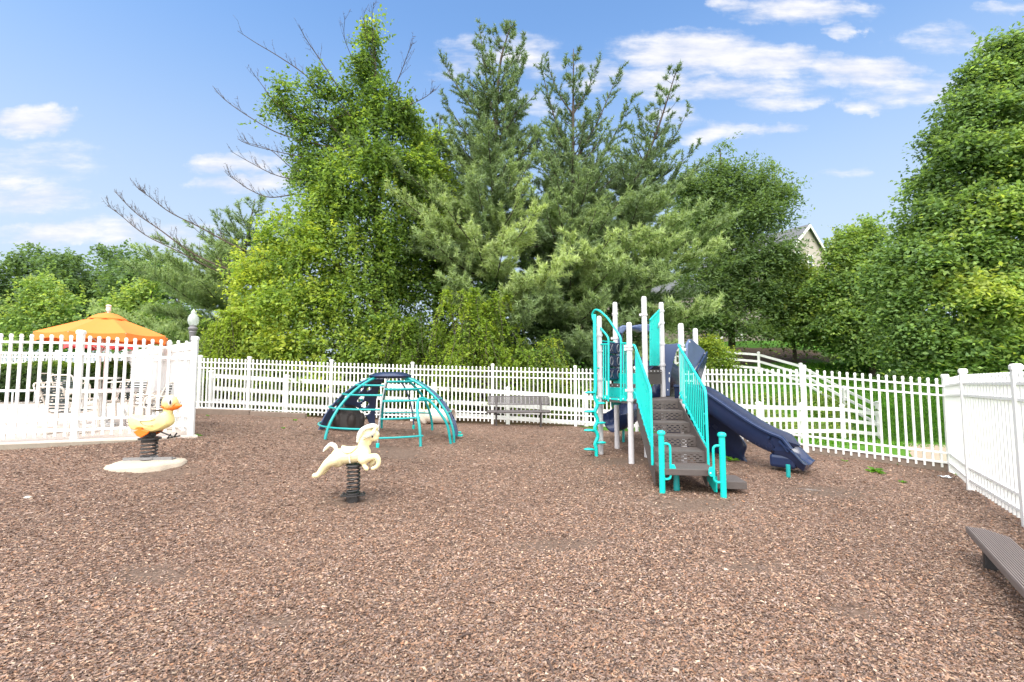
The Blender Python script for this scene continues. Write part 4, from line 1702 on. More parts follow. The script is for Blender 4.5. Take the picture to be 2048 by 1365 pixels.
def on_plane(A, Bp, px, py):
    u = (px - 1024) / F
    v = (682.5 - py) / F
    d = V((u, CP_ - v * SP_, SP_ + v * CP_))
    t_ = (Bp - A)
    n_ = V((-t_.y, t_.x, 0))
    o = V((0, 0, CAMH))
    k = n_.dot(V((A.x, A.y, 0)) - V((0, 0, 0))) / n_.dot(V((d.x, d.y, 0)))
    return o + d * k


m = MB()
lp = [L13(1242, 803), L13(1242, 676), L13(1228, 655), L13(1215, 636), L13(1200, 622), L13(1190, 619), L13(1184, 628), L13(1186, 640), L13(1192, 650), L13(1197, 652), L13(1212, 669), L13(1217, 677), L13(1217, 803)]
m.tube(fil(lp, .09, 5), .02, 10)
m.build('hand_loop', M['teal'], ps, smooth=True)
def bars(xs, y0, y1, name, A, Bp, r=.014, topx=None):
    m = MB()
    for x in xs:
        m.tube([on_plane(A, Bp, x, y0), on_plane(A, Bp, x, y1)], r, 8)
    if topx:
        m.tube([on_plane(A, Bp, topx[0], y0), on_plane(A, Bp, topx[1], y0)], .017, 8)
    return m.build(name, M['teal'], ps, smooth=True)
bars((1207, 1211.5), 689, 800, 'guard_bars', P1, P3, topx=(1201, 1217))
bars((1247.5, 1252.5), 687, 800, 'guard_bars', P1, P3, topx=(1242, 1259))
m = MB()
m.prism([L13(1205, 791), L13(1218, 791), L13(1218, 796), L13(1240, 797), L13(1240, 792), L13(1254, 792), L13(1254, 803), L13(1205, 798)], V((.02, .01, 0)))
m.build('fascia', M['teal'], ps, bevel=.004)
m = MB()
for x, y in ((1211, 795), (1221, 798), (1238, 799.5), (1247, 798.5)):
    m.ell(L13(x, y) + V((-.01, -.015, 0)), (.014, .012, .014), 8, 6)
m.build('fascia_bolts', M['grey_post'], ps, smooth=True)

# pod climber on a wavy pole left of P1
pbx, pby = 1.665, 9.17
gz0 = g(pbx, pby)
m = MB()
pts = [V((pbx, pby, -.2)), V((pbx, pby, .15))]
for k in range(7):
    z = .25 + k * .155
    pts.append(V((pbx + (.035 if k % 2 else -.02), pby + .0, z)))
pts += [V((pbx, pby, 1.4)), V((pbx, pby, 1.9)), V((pbx, pby, 2.83))]
m.tube(smooth_path(pts, 5), .036, 12)
m.build('climber_pole', M['teal'], ps, smooth=True)
for k, (px, py) in enumerate(((1201, 807), (1180, 785.5), (1179, 823.5), (1201, 846), (1178, 861), (1202, 885.5), (1178, 899))):
    p = W(px, py, pby + (.02 if px > 1190 else -.02))
    m = MB()
    m.ell(p, (.105, .075, .026), 18, 8)
    m.tube([p, V((pbx, pby, p.z - .03))], .02, 8)
    m.build('foot_pod', M['teal'], ps, smooth=True)
m = MB()
m.tube([V((pbx, pby, 1.75)), V((P1.x, P1.y, 1.75))], .016, 8)
m.tube([V((pbx, pby, 1.12)), V((P1.x, P1.y, 1.12))], .016, 8)
m.build('climber_bracket', M['teal'], ps)

# noughts and crosses blocks between P1 and P2
A_, B_ = P1 + V((.10, .05, 0)), P2 + V((.04, -.05, 0))
dv = (B_ - A_)
dn = V((dv.y, -dv.x, 0)).normalized()       # faces the viewer
ln = dv.length
for row, zc in enumerate((2.17, 1.90, 1.63)):
    for colm in range(2):
        c = A_ + dv * ((colm + .5) / 2) + V((0, 0, zc))
        ang = math.atan2(dv.y, dv.x)
        blk = MB().box(c, (ln / 2 - .02, .17, .235), ang).build('game_block', M['navy'], ps, bevel=.012)
        ring = MB()
        cc = c + dn * .088
        ex = dv.normalized()
        if (row, colm) in ((0, 0), (2, 0)):
            for s_ in (-1, 1):
                ring.bar(cc + ex * -.055 + V((0, 0, -.075 * s_)), cc + ex * .055 + V((0, 0, .075 * s_)), .012, .02, up=dn)
        else:
            ring.tube([cc + ex * .058 * math.cos(a) + V((0, 0, .08 * math.sin(a))) for a in np.linspace(0, 2 * math.pi, 20)[:-1]], .011, 6, closed=True)
        ring.build('game_mark', M['game_mark'], blk)
m = MB()
for z in (2.035, 1.765, 1.50, 2.31):
    m.bar(up(P1, z), up(P2, z), .03, .025)
m.build('game_rails', M['teal'], ps)

# balustrades of the stairs
SD = V((-.129, -.9916, 0))
SR = V((.9916, -.129, 0))
ST = V((2.675, 8.47, 0))
hw = .37
RUN = 1.66
def sp_(k, side, z):
    p = ST + SD * (RUN * k) + SR * (hw * side)
    return V((p.x, p.y, z))
treadz = [.99, .83, .66, .50]
treadk = [.235, .49, .72, 1.0]
def balus(side, post):
    m = MB()
    s = side * 1.06
    zt0, zt1 = 2.14, 1.40
    zb0, zb1 = 1.24, .56
    top0, top1 = sp_(.04, s, zt0), sp_(1.0, s, zt1)
    m.tube(fil([up(post, 2.17), sp_(0, s, 2.17), top1, sp_(1.02, s, .30)], .09, 5), .021, 10)
    m.tube(fil([up(post, 1.30), sp_(0.02, s, 1.29), sp_(.995, s, zb1)], .07, 4), .017, 8)
    o = m.build('balustrade', M['teal'], ps, smooth=True)
    b_ = MB()
    nb = 14
    for k in range(nb):
        kk = .05 + .9 * (k + .3) / nb
        b_.tube([sp_(kk, s, zb0 + (zb1 - zb0) * kk + .04), sp_(kk, s, 2.17 + (zt1 - 2.17) * kk)], .0095, 6)
    b_.build('balusters', M['teal'], o, smooth=True)
    c = MB()
    for k in range(9):
        kk = .06 + .9 * k / 8
        p = sp_(kk, s, zb0 + (zb1 - zb0) * kk + .01)
        c.box(p, (.035, .05, .05))
    c.build('baluster_brackets', M['teal'], o, bevel=.006)
balus(-1, P3)
balus(1, P6)
# stringers, treads, perforated risers
for side in (-1, 1):
    m = MB()
    s = side * .985
    m.prism([sp_(0, s, 1.19), sp_(0, s, .80), sp_(.99, s, .02), sp_(1.03, s, .02), sp_(1.03, s, .56)], SR * .012)
    m.build('stringer', M['brown'], ps)
prevk, prevz = 0.0, ZD
def perf_plate(a, b, z0, z1, nx=17, nz_=9):
    """upright plate with slots"""
    vs, fs = [], []
    for j in range(nz_ + 1):
        for i in range(nx + 1):
            p = a.lerp(b, i / nx)
            vs.append(V((p.x, p.y, z0 + (z1 - z0) * j / nz_)))
    for j in range(nz_):
        for i in range(nx):
            if j % 2 == 1 and (i % 2 == (1 if (j // 2) % 2 == 0 else 0)) and 1 <= i < nx - 1 and j < nz_ - 1:
                continue
            q = j * (nx + 1) + i
            fs.append((q, q + 1, q + nx + 2, q + nx + 1))
    return MB().add(vs, fs)
for z, k in zip(treadz, treadk):
    m = MB()
    a0, a1 = sp_(prevk - .015, -1, 0), sp_(prevk - .015, 1, 0)
    b0, b1 = sp_(k, -1, 0), sp_(k, 1, 0)
    m.prism([up(sp_(prevk, -.97, 0), z - .012), up(sp_(prevk, .97, 0), z - .012), up(sp_(k, .97, 0), z - .012), up(sp_(k, -.97, 0), z - .012)], (0, 0, .024))
    m.bar(sp_(k - .004, -.97, z - .022), sp_(k - .004, .97, z - .022), .012, .044)
    m.build('tread', M['brown'], ps, bevel=.003)
    perf_plate(sp_(prevk, -.97, 0), sp_(prevk, .97, 0), z + .012, prevz - .026).build('riser', M['brown'], ps, solid=.006)
    prevk, prevz = k, z
perf_plate(sp_(1.0, -.97, 0), sp_(1.0, .97, 0), .352, .478).build('riser', M['brown'], ps, solid=.006)
# landing and side step
m = MB()
m.prism([sp_(.99, -1, .30), sp_(.99, 1, .30), sp_(1.30, 1, .30), sp_(1.30, -1, .30)], (0, 0, .085))
m.build('landing', M['brown'], ps, bevel=.006)
m = MB()
ca = sp_(1.09, 1.02, 0)
c = ca + SR * .22
m.box((c.x, c.y, .115), (.40, .44, .10), math.atan2(SR.y, SR.x))
m.build('side_step', M['brown'], ps, bevel=.006)
m = MB()
m.prism([sp_(1.0, 1.01, .26), sp_(1.28, 1.01, .26), sp_(1.28, 1.01, .04), sp_(1.22, 1.01, .02), sp_(1.0, 1.01, .12)], SR * .02)
m.build('step_bracket', M['teal'], ps, bevel=.004)
m = MB()
c = sp_(1.12, -.25, 0)
m.lathe([(.05, -.1), (.035, .26)], (c.x, c.y, 0), 12)
m.build('landing_leg', M['teal_dark'], ps, smooth=True)
# grab posts
for px, py, s_ in ((1325, 990, 1), (1447.5, 997, -1)):
    p = WG(px, py)
    m = MB()
    m.lathe([(.040, -.2), (.040, .80), (.052, .805), (.056, .82), (.054, .84), (.04, .855), (.015, .862)], (p.x, p.y, p.z), 20)
    gp = m.build('grab_post', M['teal'], ps, smooth=True)
    h = MB()
    q = SR * (.115 * s_)
    z = p.z
    h.tube(fil([up(p, z + .68), up(p, z + .68) + q, up(p, z + .20) + q, up(p, z + .20)], .07, 5), .017, 8)
    h.build('grab_handle', M['teal'], gp, smooth=True)
    pl = MB()
    pl.prism([up(p, z + .40) + q * .98, up(p, z + .40) + q * 1.45, up(p, z + .36) + q * 1.6, up(p, z + .30) + q * 1.6, up(p, z + .27) + q * 1.4, up(p, z + .27) + q * .98], V((0, .02, 0)))
    pl.build('clamp_plate', M['teal'], gp, bevel=.006)
    bl = MB()
    bl.ell(up(p, z + .32) + q * 1.42 + V((0, -.014, 0)), (.013, .01, .013), 8, 6)
    bl.build('bolt', M['grey_post'], gp, smooth=True)

# teal barrier panel between P4 and P5
def L45(px, py):
    return on_plane(P4, P5, px, py)
m = MB()
pl = [L45(1300, 732), L45(1318, 732), L45(1318, 622), L45(1313, 627), L45(1306, 634), L45(1300, 641)]
d45 = (P5 - P4).normalized()
n45 = V((d45.y, -d45.x, 0))
m.prism(pl, n45 * .02)
m.build('barrier_panel', M['teal'], ps)
m = MB()
for k in range(7):
    x = 1301 + k * 2.7
    yt = np.interp(x, [1300, 1306, 1313, 1318], [641, 634, 627, 622])
    m.tube([L45(x, 731) + n45 * .012, L45(x, yt + 1) + n45 * .012], .009, 6)
m.tube([L45(1299, 641) + n45 * .005, L45(1306, 633) + n45 * .005, L45(1313, 626) + n45 * .005, L45(1319, 620) + n45 * .005], .017, 8)
m.build('panel_ribs', M['teal'], ps, smooth=True)
m = MB()
m.tube(smooth_path([L45(1318, 645) + n45 * .03, L45(1313.5, 646) + n45 * .06, L45(1312, 651) + n45 * .06, L45(1314, 657) + n45 * .03], 5), .012, 6)
m.build('panel_handle', M['grey_post'], ps, smooth=True)
# thin teal fin behind P2
m = MB()
m.prism([on_plane(P2, P2 + V((1, 0, 0)), x, y) for x, y in ((1227, 668), (1231, 668), (1231, 625), (1229, 632), (1227, 650))], V((0, .03, 0)))
m.build('side_fin', M['teal'], ps)

# navy cut-out panel between P5 and P7
pA, pB = P5 + V((.05, .02, 0)), P7
m = MB()
ol = [(1328, 688), (1336, 689), (1348, 688), (1358, 686), (1357, 692), (1352, 705), (1346, 725), (1342, 745), (1340, 765), (1339, 792), (1331, 792), (1331, 765), (1330, 745), (1329, 710)]
m.prism([on_plane(pA, pB, x, y) for x, y in ol], V((0, .03, 0)))
m.build('cutout_panel', M['navy_panel'], ps, bevel=.004)
for yy, h_ in ((747, 2.2), (760, 5.5), (780, 1.6)):
    m = MB()
    c = on_plane(pA, pB, 1338 if yy != 780 else 1335, yy) + V((0, -.018, 0))
    m.ell(c, (.012, .004, .01 * h_), 10, 8)
    m.build('panel_slot', M['white'], ps, smooth=True)

# right slide
S0 = V((3.50, 9.20, 1.17))
E0 = WG(1602, 950)
sdir = (V((E0.x, E0.y, 0)) - up(S0, 0)).normalized()
Ls = (V((E0.x, E0.y, 0)) - up(S0, 0)).length
prof_d = [-.15, .12, .30, .55, .85, 1.15, 1.42, 1.64, Ls - .32, Ls - .12, Ls + .13]
prof_z = [1.17, 1.16, 1.12, .97, .77, .58, .44, .36, .33, .27, .13]
path = smooth_path([up(S0, 0) + sdir * d + V((0, 0, z)) for d, z in zip(prof_d, prof_z)], 6)
wI, wO, hW = .185, .240, .235
U = [(-wO - .035, hW - .03), (-wO - .035, hW), (-wO, hW + .02), (-wI, hW + .01), (-wI + .02, hW - .06), (-wI + .05, .04), (-.10, .0), (.10, .0), (wI - .05, .04), (wI - .02, hW - .06), (wI, hW + .01), (wO, hW + .02), (wO + .035, hW), (wO + .035, hW - .03), (wO, hW - .05), (wO - .02, -.02), (wO - .08, -.10), (-wO + .08, -.10), (-wO + .02, -.02), (-wO, hW - .05)]
m = MB()
n_p = len(U)
npth = len(path)
vs = []
for i, p in enumerate(path):
    t_ = (path[min(i + 1, npth - 1)] - path[max(i - 1, 0)]).normalized()
    sd_ = t_.cross(V((0, 0, 1))).normalized()
    upv = sd_.cross(t_)
    e = i / (npth - 1)
    wall = 1.0 if e < .78 else max(.18, 1 - (e - .78) / .22 * .9)
    flare = 1.0 + (.10 if e > .86 else 0) * (e - .86) / .14
    for a, b_ in U:
        vs.append(p + sd_ * (a * flare) + upv * (b_ * wall if b_ > .05 else b_))
fs = []
for i in range(npth - 1):
    for j in range(n_p):
        j2 = (j + 1) % n_p
        fs.append((i * n_p + j, i * n_p + j2, (i + 1) * n_p + j2, (i + 1) * n_p + j))
fs += [tuple(range(n_p - 1, -1, -1)), tuple((npth - 1) * n_p + j for j in range(n_p))]
m.add(vs, fs)
slide = m.build('slide', M['navy'], ps, smooth=True, angle=50, bevel=0)
# rounded foot block under the slide end and its leg
ft = MB()
c = up(S0, 0) + sdir * (Ls - .22)
ft.box((c.x, c.y, .165), (.40, .43, .22), math.atan2(sdir.y, sdir.x))
ft.build('slide_foot', M['navy'], slide, bevel=.05)
lg = MB()
p = WG(1577, 958)
lg.lathe([(.032, -.1), (.032, .2)], p, 12)
lg.build('slide_leg', M['teal_dark'], slide, smooth=True)
# hood wings of the slide
def hoodplate(name, pts, th, mt_):
    m = MB()
    m.prism(pts, th)
    m.build(name, M[mt_], ps, bevel=.012)
hA, hB = P6 + V((.10, -.02, 0)), P7 + V((.05, -.1, 0))
def LH(px, py):
    return on_plane(hA, hB, px, py)
hp_ = [LH(1373, 688), LH(1378, 679), LH(1381, 679), LH(1407, 701), LH(1408, 706), LH(1396, 727), LH(1384, 742), LH(1376, 742), LH(1372, 735)]
nH = V(((hB - hA).y, -(hB - hA).x, 0)).normalized()
hoodplate('slide_hood', hp_, nH * .05, 'navy_hood')
hq = [LH(1407, 703), LH(1384, 742), LH(1393, 760), LH(1399, 742), LH(1405, 722)]
hoodplate('hood_wing', [p + nH * .07 for p in hq], nH * .04, 'navy')
m = MB()
m.ell(LH(1376, 684.5) + nH * .03, (.016, .012, .016), 8, 6)
m.ell(LH(1406, 708) + nH * .05, (.03, .02, .02), 8, 6)
m.build('hood_bolts', M['grey_post'], ps, smooth=True)

# big moulded climbing wall below the slide
bt = [V((3.30, 10.62, 0)), V((3.55, 10.35, 0)), V((3.80, 10.0, 0)), V((4.04, 9.60, 0)), V((4.22, 9.2, 0)), V((4.42, 8.72, 0))]
tpz = [V((3.15, 10.2, 1.05)), V((3.30, 10.0, 1.08)), V((3.56, 9.62, 1.08)), V((3.88, 9.25, .96)), V((4.12, 9.02, .80)), V((4.33, 8.84, .56))]
bt = smooth_path(bt, 6)
tpz = smooth_path(tpz, 6)
vs, fs = [], []
nk = 12
for i, (a, b_) in enumerate(zip(bt, tpz)):
    for j in range(nk + 1):
        k = j / nk
        p = a.lerp(b_, k)
        p.z = g(a.x, a.y) * (1 - k) - .05 * (1 - k) + b_.z * k
        out_ = V((.6, -.8, 0))
        bulge = .07 * math.sin(k * math.pi * 2.2 + i * .55) * math.sin(k * math.pi)
        vs.append(p + out_ * bulge)
for i in range(len(bt) - 1):
    for j in range(nk):
        q = i * (nk + 1) + j
        fs.append((q, q + nk + 1, q + nk + 2, q + 1))
m = MB().add(vs, fs)
m.build('moulded_climber', M['navy'], ps, smooth=True, solid=.05, angle=180)
hd = MB()
for px, py, Y in ((1407, 838, 8.6), (1226, 801, 9.7)):
    p = W(px, py, Y)
    hd.tube([p + V((.0, .0, .10)), p + V((.03, -.01, .07)), p + V((.035, -.01, 0)), p + V((.03, -.01, -.07)), p + V((0, 0, -.10))], .022, 8)
hd.build('grip', M['teal_dark'], ps, smooth=True)
m = MB()
p = W(1234, 808, 9.3)
m.ell(p, (.085, .03, .03), 16, 8)
p = W(1224, 808, 9.35)
m.ell(p, (.022, .06, .075), 12, 8)
m.build('under_deck_wheel', M['teal_dark'], ps, smooth=True)

# curved slide leaving the upper deck at the back
cp_ = smooth_path([V((2.95, 10.3, 1.72)), V((3.35, 10.6, 1.58)), V((3.85, 11.15, 1.28)), V((3.95, 11.75, 1.0)), V((3.5, 12.15, .80)), V((3.05, 11.75, .62)), V((2.85, 11.25, .48)), V((2.55, 10.95, .36)), V((2.34, 10.85, .32))], 7)
C = []
for k in range(13):
    a = math.pi * (1 + k / 12)
    C.append((.27 * math.cos(a), .25 + .27 * math.sin(a)))
Ci = []
C_out = [(-.31, .36)] + [(.31 * math.cos(math.pi * (1 + k / 12)), .25 + .31 * math.sin(math.pi * (1 + k / 12))) for k in range(13)] + [(.31, .36)]
C_in = [(.265, .36)] + [(.265 * math.cos(math.pi * (2 - k / 12)), .25 + .265 * math.sin(math.pi * (2 - k / 12))) for k in range(13)] + [(-.265, .36)]
m = MB()
m.sweep(cp_, C_out + C_in)
cs = m.build('curved_slide', M['navy'], ps, smooth=True, angle=60)
lg = MB()
p = onG(1247, 10.95)
lg.lathe([(.03, -.1), (.03, .3)], p, 12)
lg.build('slide_leg', M['teal_dark'], cs, smooth=True)
# arched hood over the curved slide entry
m = MB()
hpz = [W(1234, 668, 10.6), W(1237, 655, 10.6), W(1243, 652, 10.6), W(1262, 653, 10.62), W(1280, 650, 10.65), W(1296, 650, 10.7), W(1318, 652, 10.72), W(1322, 664, 10.72), W(1314, 667, 10.72), W(1300, 664, 10.7), W(1280, 664, 10.65), W(1268, 661, 10.62), W(1250, 660, 10.6), W(1242, 670, 10.6)]
m.prism(hpz, V((0, .3, 0)))
m.build('slide_arch', M['navy_hood'], ps, bevel=.03)
for x in (1239, 1316):
    m = MB()
    p = W(x, 664, 10.75)
    m.bar(p, up(p, ZU), .05, .14)
    m.build('arch_side', M['navy_hood'], ps, bevel=.01)

# ------------------------------------------------------------------ pool furniture
def umbrella(px, Y, z_rim, z_top, rad, mt_, label, vent=True):
    x = (px - 1024) / F * Y * .99
    zg = deck_z(Y)
    u = thing('patio_umbrella', label, 'umbrella', (x, Y, zg))
    c = V((x, Y, 0))
    n = 8
    m = MB()
    vs, fs = [], []
    rows = 7
    sub = 6
    for i in range(rows + 1):
        k = i / rows
        for j in range(n * sub):
            a = 2 * math.pi * j / (n * sub) + .2
            ph = (j % sub) / sub
            r = rad * (.09 + .91 * k)
            flat = math.cos(math.pi / n) / math.cos((ph - .5) * 2 * math.pi / n)
            r *= flat
            z = z_top + (z_rim - z_top) * (k ** 1.05) - .03 * math.sin(math.pi * ph) * k
            vs.append(c + V((r * math.cos(a), r * math.sin(a), z)))
    nn = n * sub
    for j in range(nn):     # valance
        a = 2 * math.pi * j / nn + .2
        ph = (j % sub) / sub
        flat = math.cos(math.pi / n) / math.cos((ph - .5) * 2 * math.pi / n)
        r = rad * flat * 1.0
        vs.append(c + V((r * math.cos(a), r * math.sin(a), z_rim - .03 - .15 + .07 * abs(math.sin(math.pi * ph)))))
    for i in range(rows + 1):
        for j in range(nn):
            j2 = (j + 1) % nn
            fs.append((i * nn + j, i * nn + j2, (i + 1) * nn + j2, (i + 1) * nn + j))
    m.add(vs, fs)
    cn = m.build('canopy', M[mt_], u, solid=.004)
    if vent:
        m = MB()
        vs, fs = [], []
        for i, (k, zz) in enumerate(((.03, .07), (.15, .035), (.285, -.055), (.29, -.12))):
            for j in range(nn):
                a = 2 * math.pi * j / nn + .2
                ph = (j % sub) / sub
                dz = .05 * abs(math.sin(math.pi * ph * 1)) if i == 3 else 0
                vs.append(c + V((rad * k * math.cos(a), rad * k * math.sin(a), z_top + zz + dz)))
        for i in range(3):
            for j in range(nn):
                j2 = (j + 1) % nn
                fs.append((i * nn + j, i * nn + j2, (i + 1) * nn + j2, (i + 1) * nn + j))
        m.add(vs, fs)
        m.build('vent_cap', M[mt_], cn, solid=.004)
    m = MB()
    m.lathe([(.02, zg + .05), (.02, z_top + .12)], c, 12)
    m.build('pole', M['umb_pole'], u, smooth=True)
    m = MB()
    m.lathe([(.03, z_top + .10), (.045, z_top + .14), (.035, z_top + .19), (.05, z_top + .21), (.03, z_top + .235)], c, 14)
    m.build('finial', M['umb_pole'], u, smooth=True)
    for j in range(n):
        a = 2 * math.pi * j / n + .2
        m = MB()
        m.bar(c + V((0, 0, z_top - .03)), c + V((rad * math.cos(a), rad * math.sin(a), z_rim - .02)), .015, .02)
        m.bar(c + V((0, 0, z_rim - .25)), c + V((rad * .5 * math.cos(a), rad * .5 * math.sin(a), (z_top + z_rim) / 2 - .02)), .012, .015)
        m.build('rib', M['umb_pole'], u)
    m = MB()
    m.lathe([(.22, zg), (.23, zg + .05), (.1, zg + .08), (.035, zg + .3), (.025, zg + .31)], c, 20)
    m.build('base', M['table'], u, smooth=True)
    return c


uc1 = umbrella(203, 9.25, 2.41, 2.80, 1.05, 'umb_orange', 'large orange patio umbrella with scalloped vent over the near pool table')
uc2 = umbrella(193, 13.3, 2.50, 2.74, .80, 'umb_red', 'smaller red patio umbrella behind and below the orange one', vent=False)


def table(c, rad, label):
    zg = deck_z(c.y)
    t_ = thing('patio_table', label, 'table', (c.x, c.y, zg))
    m = MB()
    m.lathe([(rad - .03, .68), (rad, .69), (rad, .735), (rad - .02, .745), (.03, .745), (.03, .70)], (c.x, c.y, zg), 32)
    m.build('tabletop', M['table'], t_, smooth=True, angle=50)
    for k in range(4):
        a = k * math.pi / 2 + .6
        m = MB()
        m.tube(fil([V((c.x + .3 * math.cos(a), c.y + .3 * math.sin(a), zg + .70)), V((c.x + .28 * math.cos(a), c.y + .28 * math.sin(a), zg + .4)), V((c.x + .48 * math.cos(a), c.y + .48 * math.sin(a), zg + .02))], .12), .026, 8)
        m.build('leg', M['table'], t_, smooth=True)
    return c


table(uc1, .56, 'round white patio table under the orange umbrella')
table(uc2, .5, 'round white patio table under the red umbrella')


def make_chair():
    ch = thing('strap_chair', 'strap chair', 'chair', (0, 0, 0))
    for s in (-1, 1):
        m = MB()
        x = .27 * s
        # sled leg, arm and back side in one bent tube
        m.tube(fil([(x, .28, .015), (x, -.25, .015), (x, -.22, .62), (x, .20, .64), (x, .26, .42)], .1, 5), .017, 8)
        m.tube(fil([(x, .28, .015), (x, .22, .42)], .02), .017, 8)
        m.build('side_frame', M['chair'], ch, smooth=True)
    m = MB()
    m.tube(fil([(-.25, -.25, .42), (-.25, .20, .37), (-.25, .40, .86), (.25, .40, .86), (.25, .20, .37), (.25, -.25, .42), (-.25, -.25, .42)], .08, 5), .017, 8)
    m.build('seat_frame', M['chair'], ch, smooth=True)
    m = MB()
    for k in range(8):
        y = -.20 + k * .052
        z = .418 - (y + .25) * .11 + .012
        m.bar((-.255, y, z), (.255, y, z), .03, .006)
    m.build('seat_straps', M['strap'], ch)
    m = MB()
    for k in range(7):
        q = .10 + k * .058
        y = .20 + q * .34
        z = .37 + q * .94
        m.bar((-.255, y, z), (.255, y, z), .006, .03)
    m.build('back_straps', M['strap'], ch)
    return ch


ch0 = make_chair()
spots = [(uc1.x - .95, uc1.y + .15, 1.45, 'strap chair on the left of the near white table, back to the pool'),
         (uc1.x + .10, uc1.y - .72, 3.0, 'strap chair on the near side of the white table, by the pool fence'),
         (uc1.x + .86, uc1.y + .12, -1.35, 'strap chair on the right of the near white table'),
         (uc1.x - .35, uc1.y + .95, .3, 'strap chair behind the near white table'),
         (uc2.x - .9, uc2.y - .2, 1.7, 'strap chair left of the far white table under the red umbrella'),
         (uc2.x + .85, uc2.y - .3, -1.2, 'strap chair right of the far table, near the end on fence'),
         (uc2.x + .1, uc2.y - .9, 3.3, 'strap chair in front of the far table under the red umbrella'),
         (-6.85, 9.0, -.75, 'strap chair alone beside the end on fence behind the duck'),
         (-7.6, 10.1, -.9, 'strap chair against the end on fence further back')]
for i, (x, y, a, lab) in enumerate(spots):
    loc = (x, y, deck_z(y))
    if i == 0:
        ch0.location = loc
        ch0.rotation_euler.z = a
        ch0['label'] = lab
        ch0['group'] = 'strap chairs around the pool tables'
    else:
        dup(ch0, loc, a, lab, 'strap chairs around the pool tables')


# lounger at far left by the pool
lx, ly = -14.6, 13.2
lz = deck_z(ly)
lo_ = thing('pool_lounger', 'white pool lounger at the far left beside the hedge', 'lounger', (lx, ly, lz))
m = MB()
m.tube(fil([(lx - .9, ly - .3, lz + .36), (lx + .9, ly - .3, lz + .36), (lx + .9, ly + .3, lz + .36), (lx - .9, ly + .3, lz + .36), (lx - .9, ly - .3, lz + .36)], .06), .022, 8)
for sx in (-.6, .6):
    m.tube(fil([(lx + sx, ly - .3, lz + .36), (lx + sx, ly - .3, lz + .01), (lx + sx, ly + .3, lz + .01), (lx + sx, ly + .3, lz + .36)], .06), .02, 8)
m.build('frame', M['table'], lo_, smooth=True)
m = MB()
for k in range(18):
    m.bar((lx - .85 + k * .1, ly - .3, lz + .385), (lx - .85 + k * .1, ly + .3, lz + .385), .07, .01)
m.build('slats', M['table'], lo_)

# lamp post
lpz = onG(378, 15.9)
lp_ = thing('lamp_post', 'grey lamp post with an acorn globe behind the pool fence corner', 'street lamp', lpz)
zt_ = W(382, 657, 15.9).z
m = MB()
m.lathe([(.10, lpz.z - .1), (.09, lpz.z + .4), (.06, lpz.z + .5), (.055, zt_ - .62), (.075, zt_ - .55), (.10, zt_ - .2), (.125, zt_ - .14), (.10, zt_ - .1), (.13, zt_ - .06), (.15, zt_ - .03), (.15, zt_), (.10, zt_ + .05), (.10, zt_ + .1)], (lpz.x, lpz.y, 0), 20)
m.build('post', M['lamp_post'], lp_, smooth=True, angle=35)
m = MB()
m.lathe([(.11, .10), (.15, .16), (.172, .25), (.168, .34), (.135, .44), (.09, .50), (.075, .52), (.085, .54), (.075, .58), (.045, .62), (.02, .66), (.008, .68)], (lpz.x, lpz.y, zt_), 24)
m.build('globe', M['globe'], lp_, smooth=True)
# ------------------------------------------------------------------ vegetation
def unit(a):
    return a / np.maximum(np.linalg.norm(a, axis=-1, keepdims=True), 1e-9)


def leaf_quads(pos, nrm, size, asp=.62, droop=.15):
    n = len(pos)
    a = unit(rng.normal(size=(n, 3)))
    d = a - nrm * (a * nrm).sum(1, keepdims=True)
    d = unit(d)
    d[:, 2] -= droop
    d = unit(d)
    s = unit(np.cross(nrm, d))
    sz = (size * rng.uniform(.5, 1.5, n))[:, None]
    h = d * sz * .5
    w = s * sz * asp * .5
    fold = nrm * sz * .10
    return np.stack([pos - h, pos + w * 1.0 - h * .1 + fold, pos + h, pos - w - h * .1 + fold], 1)


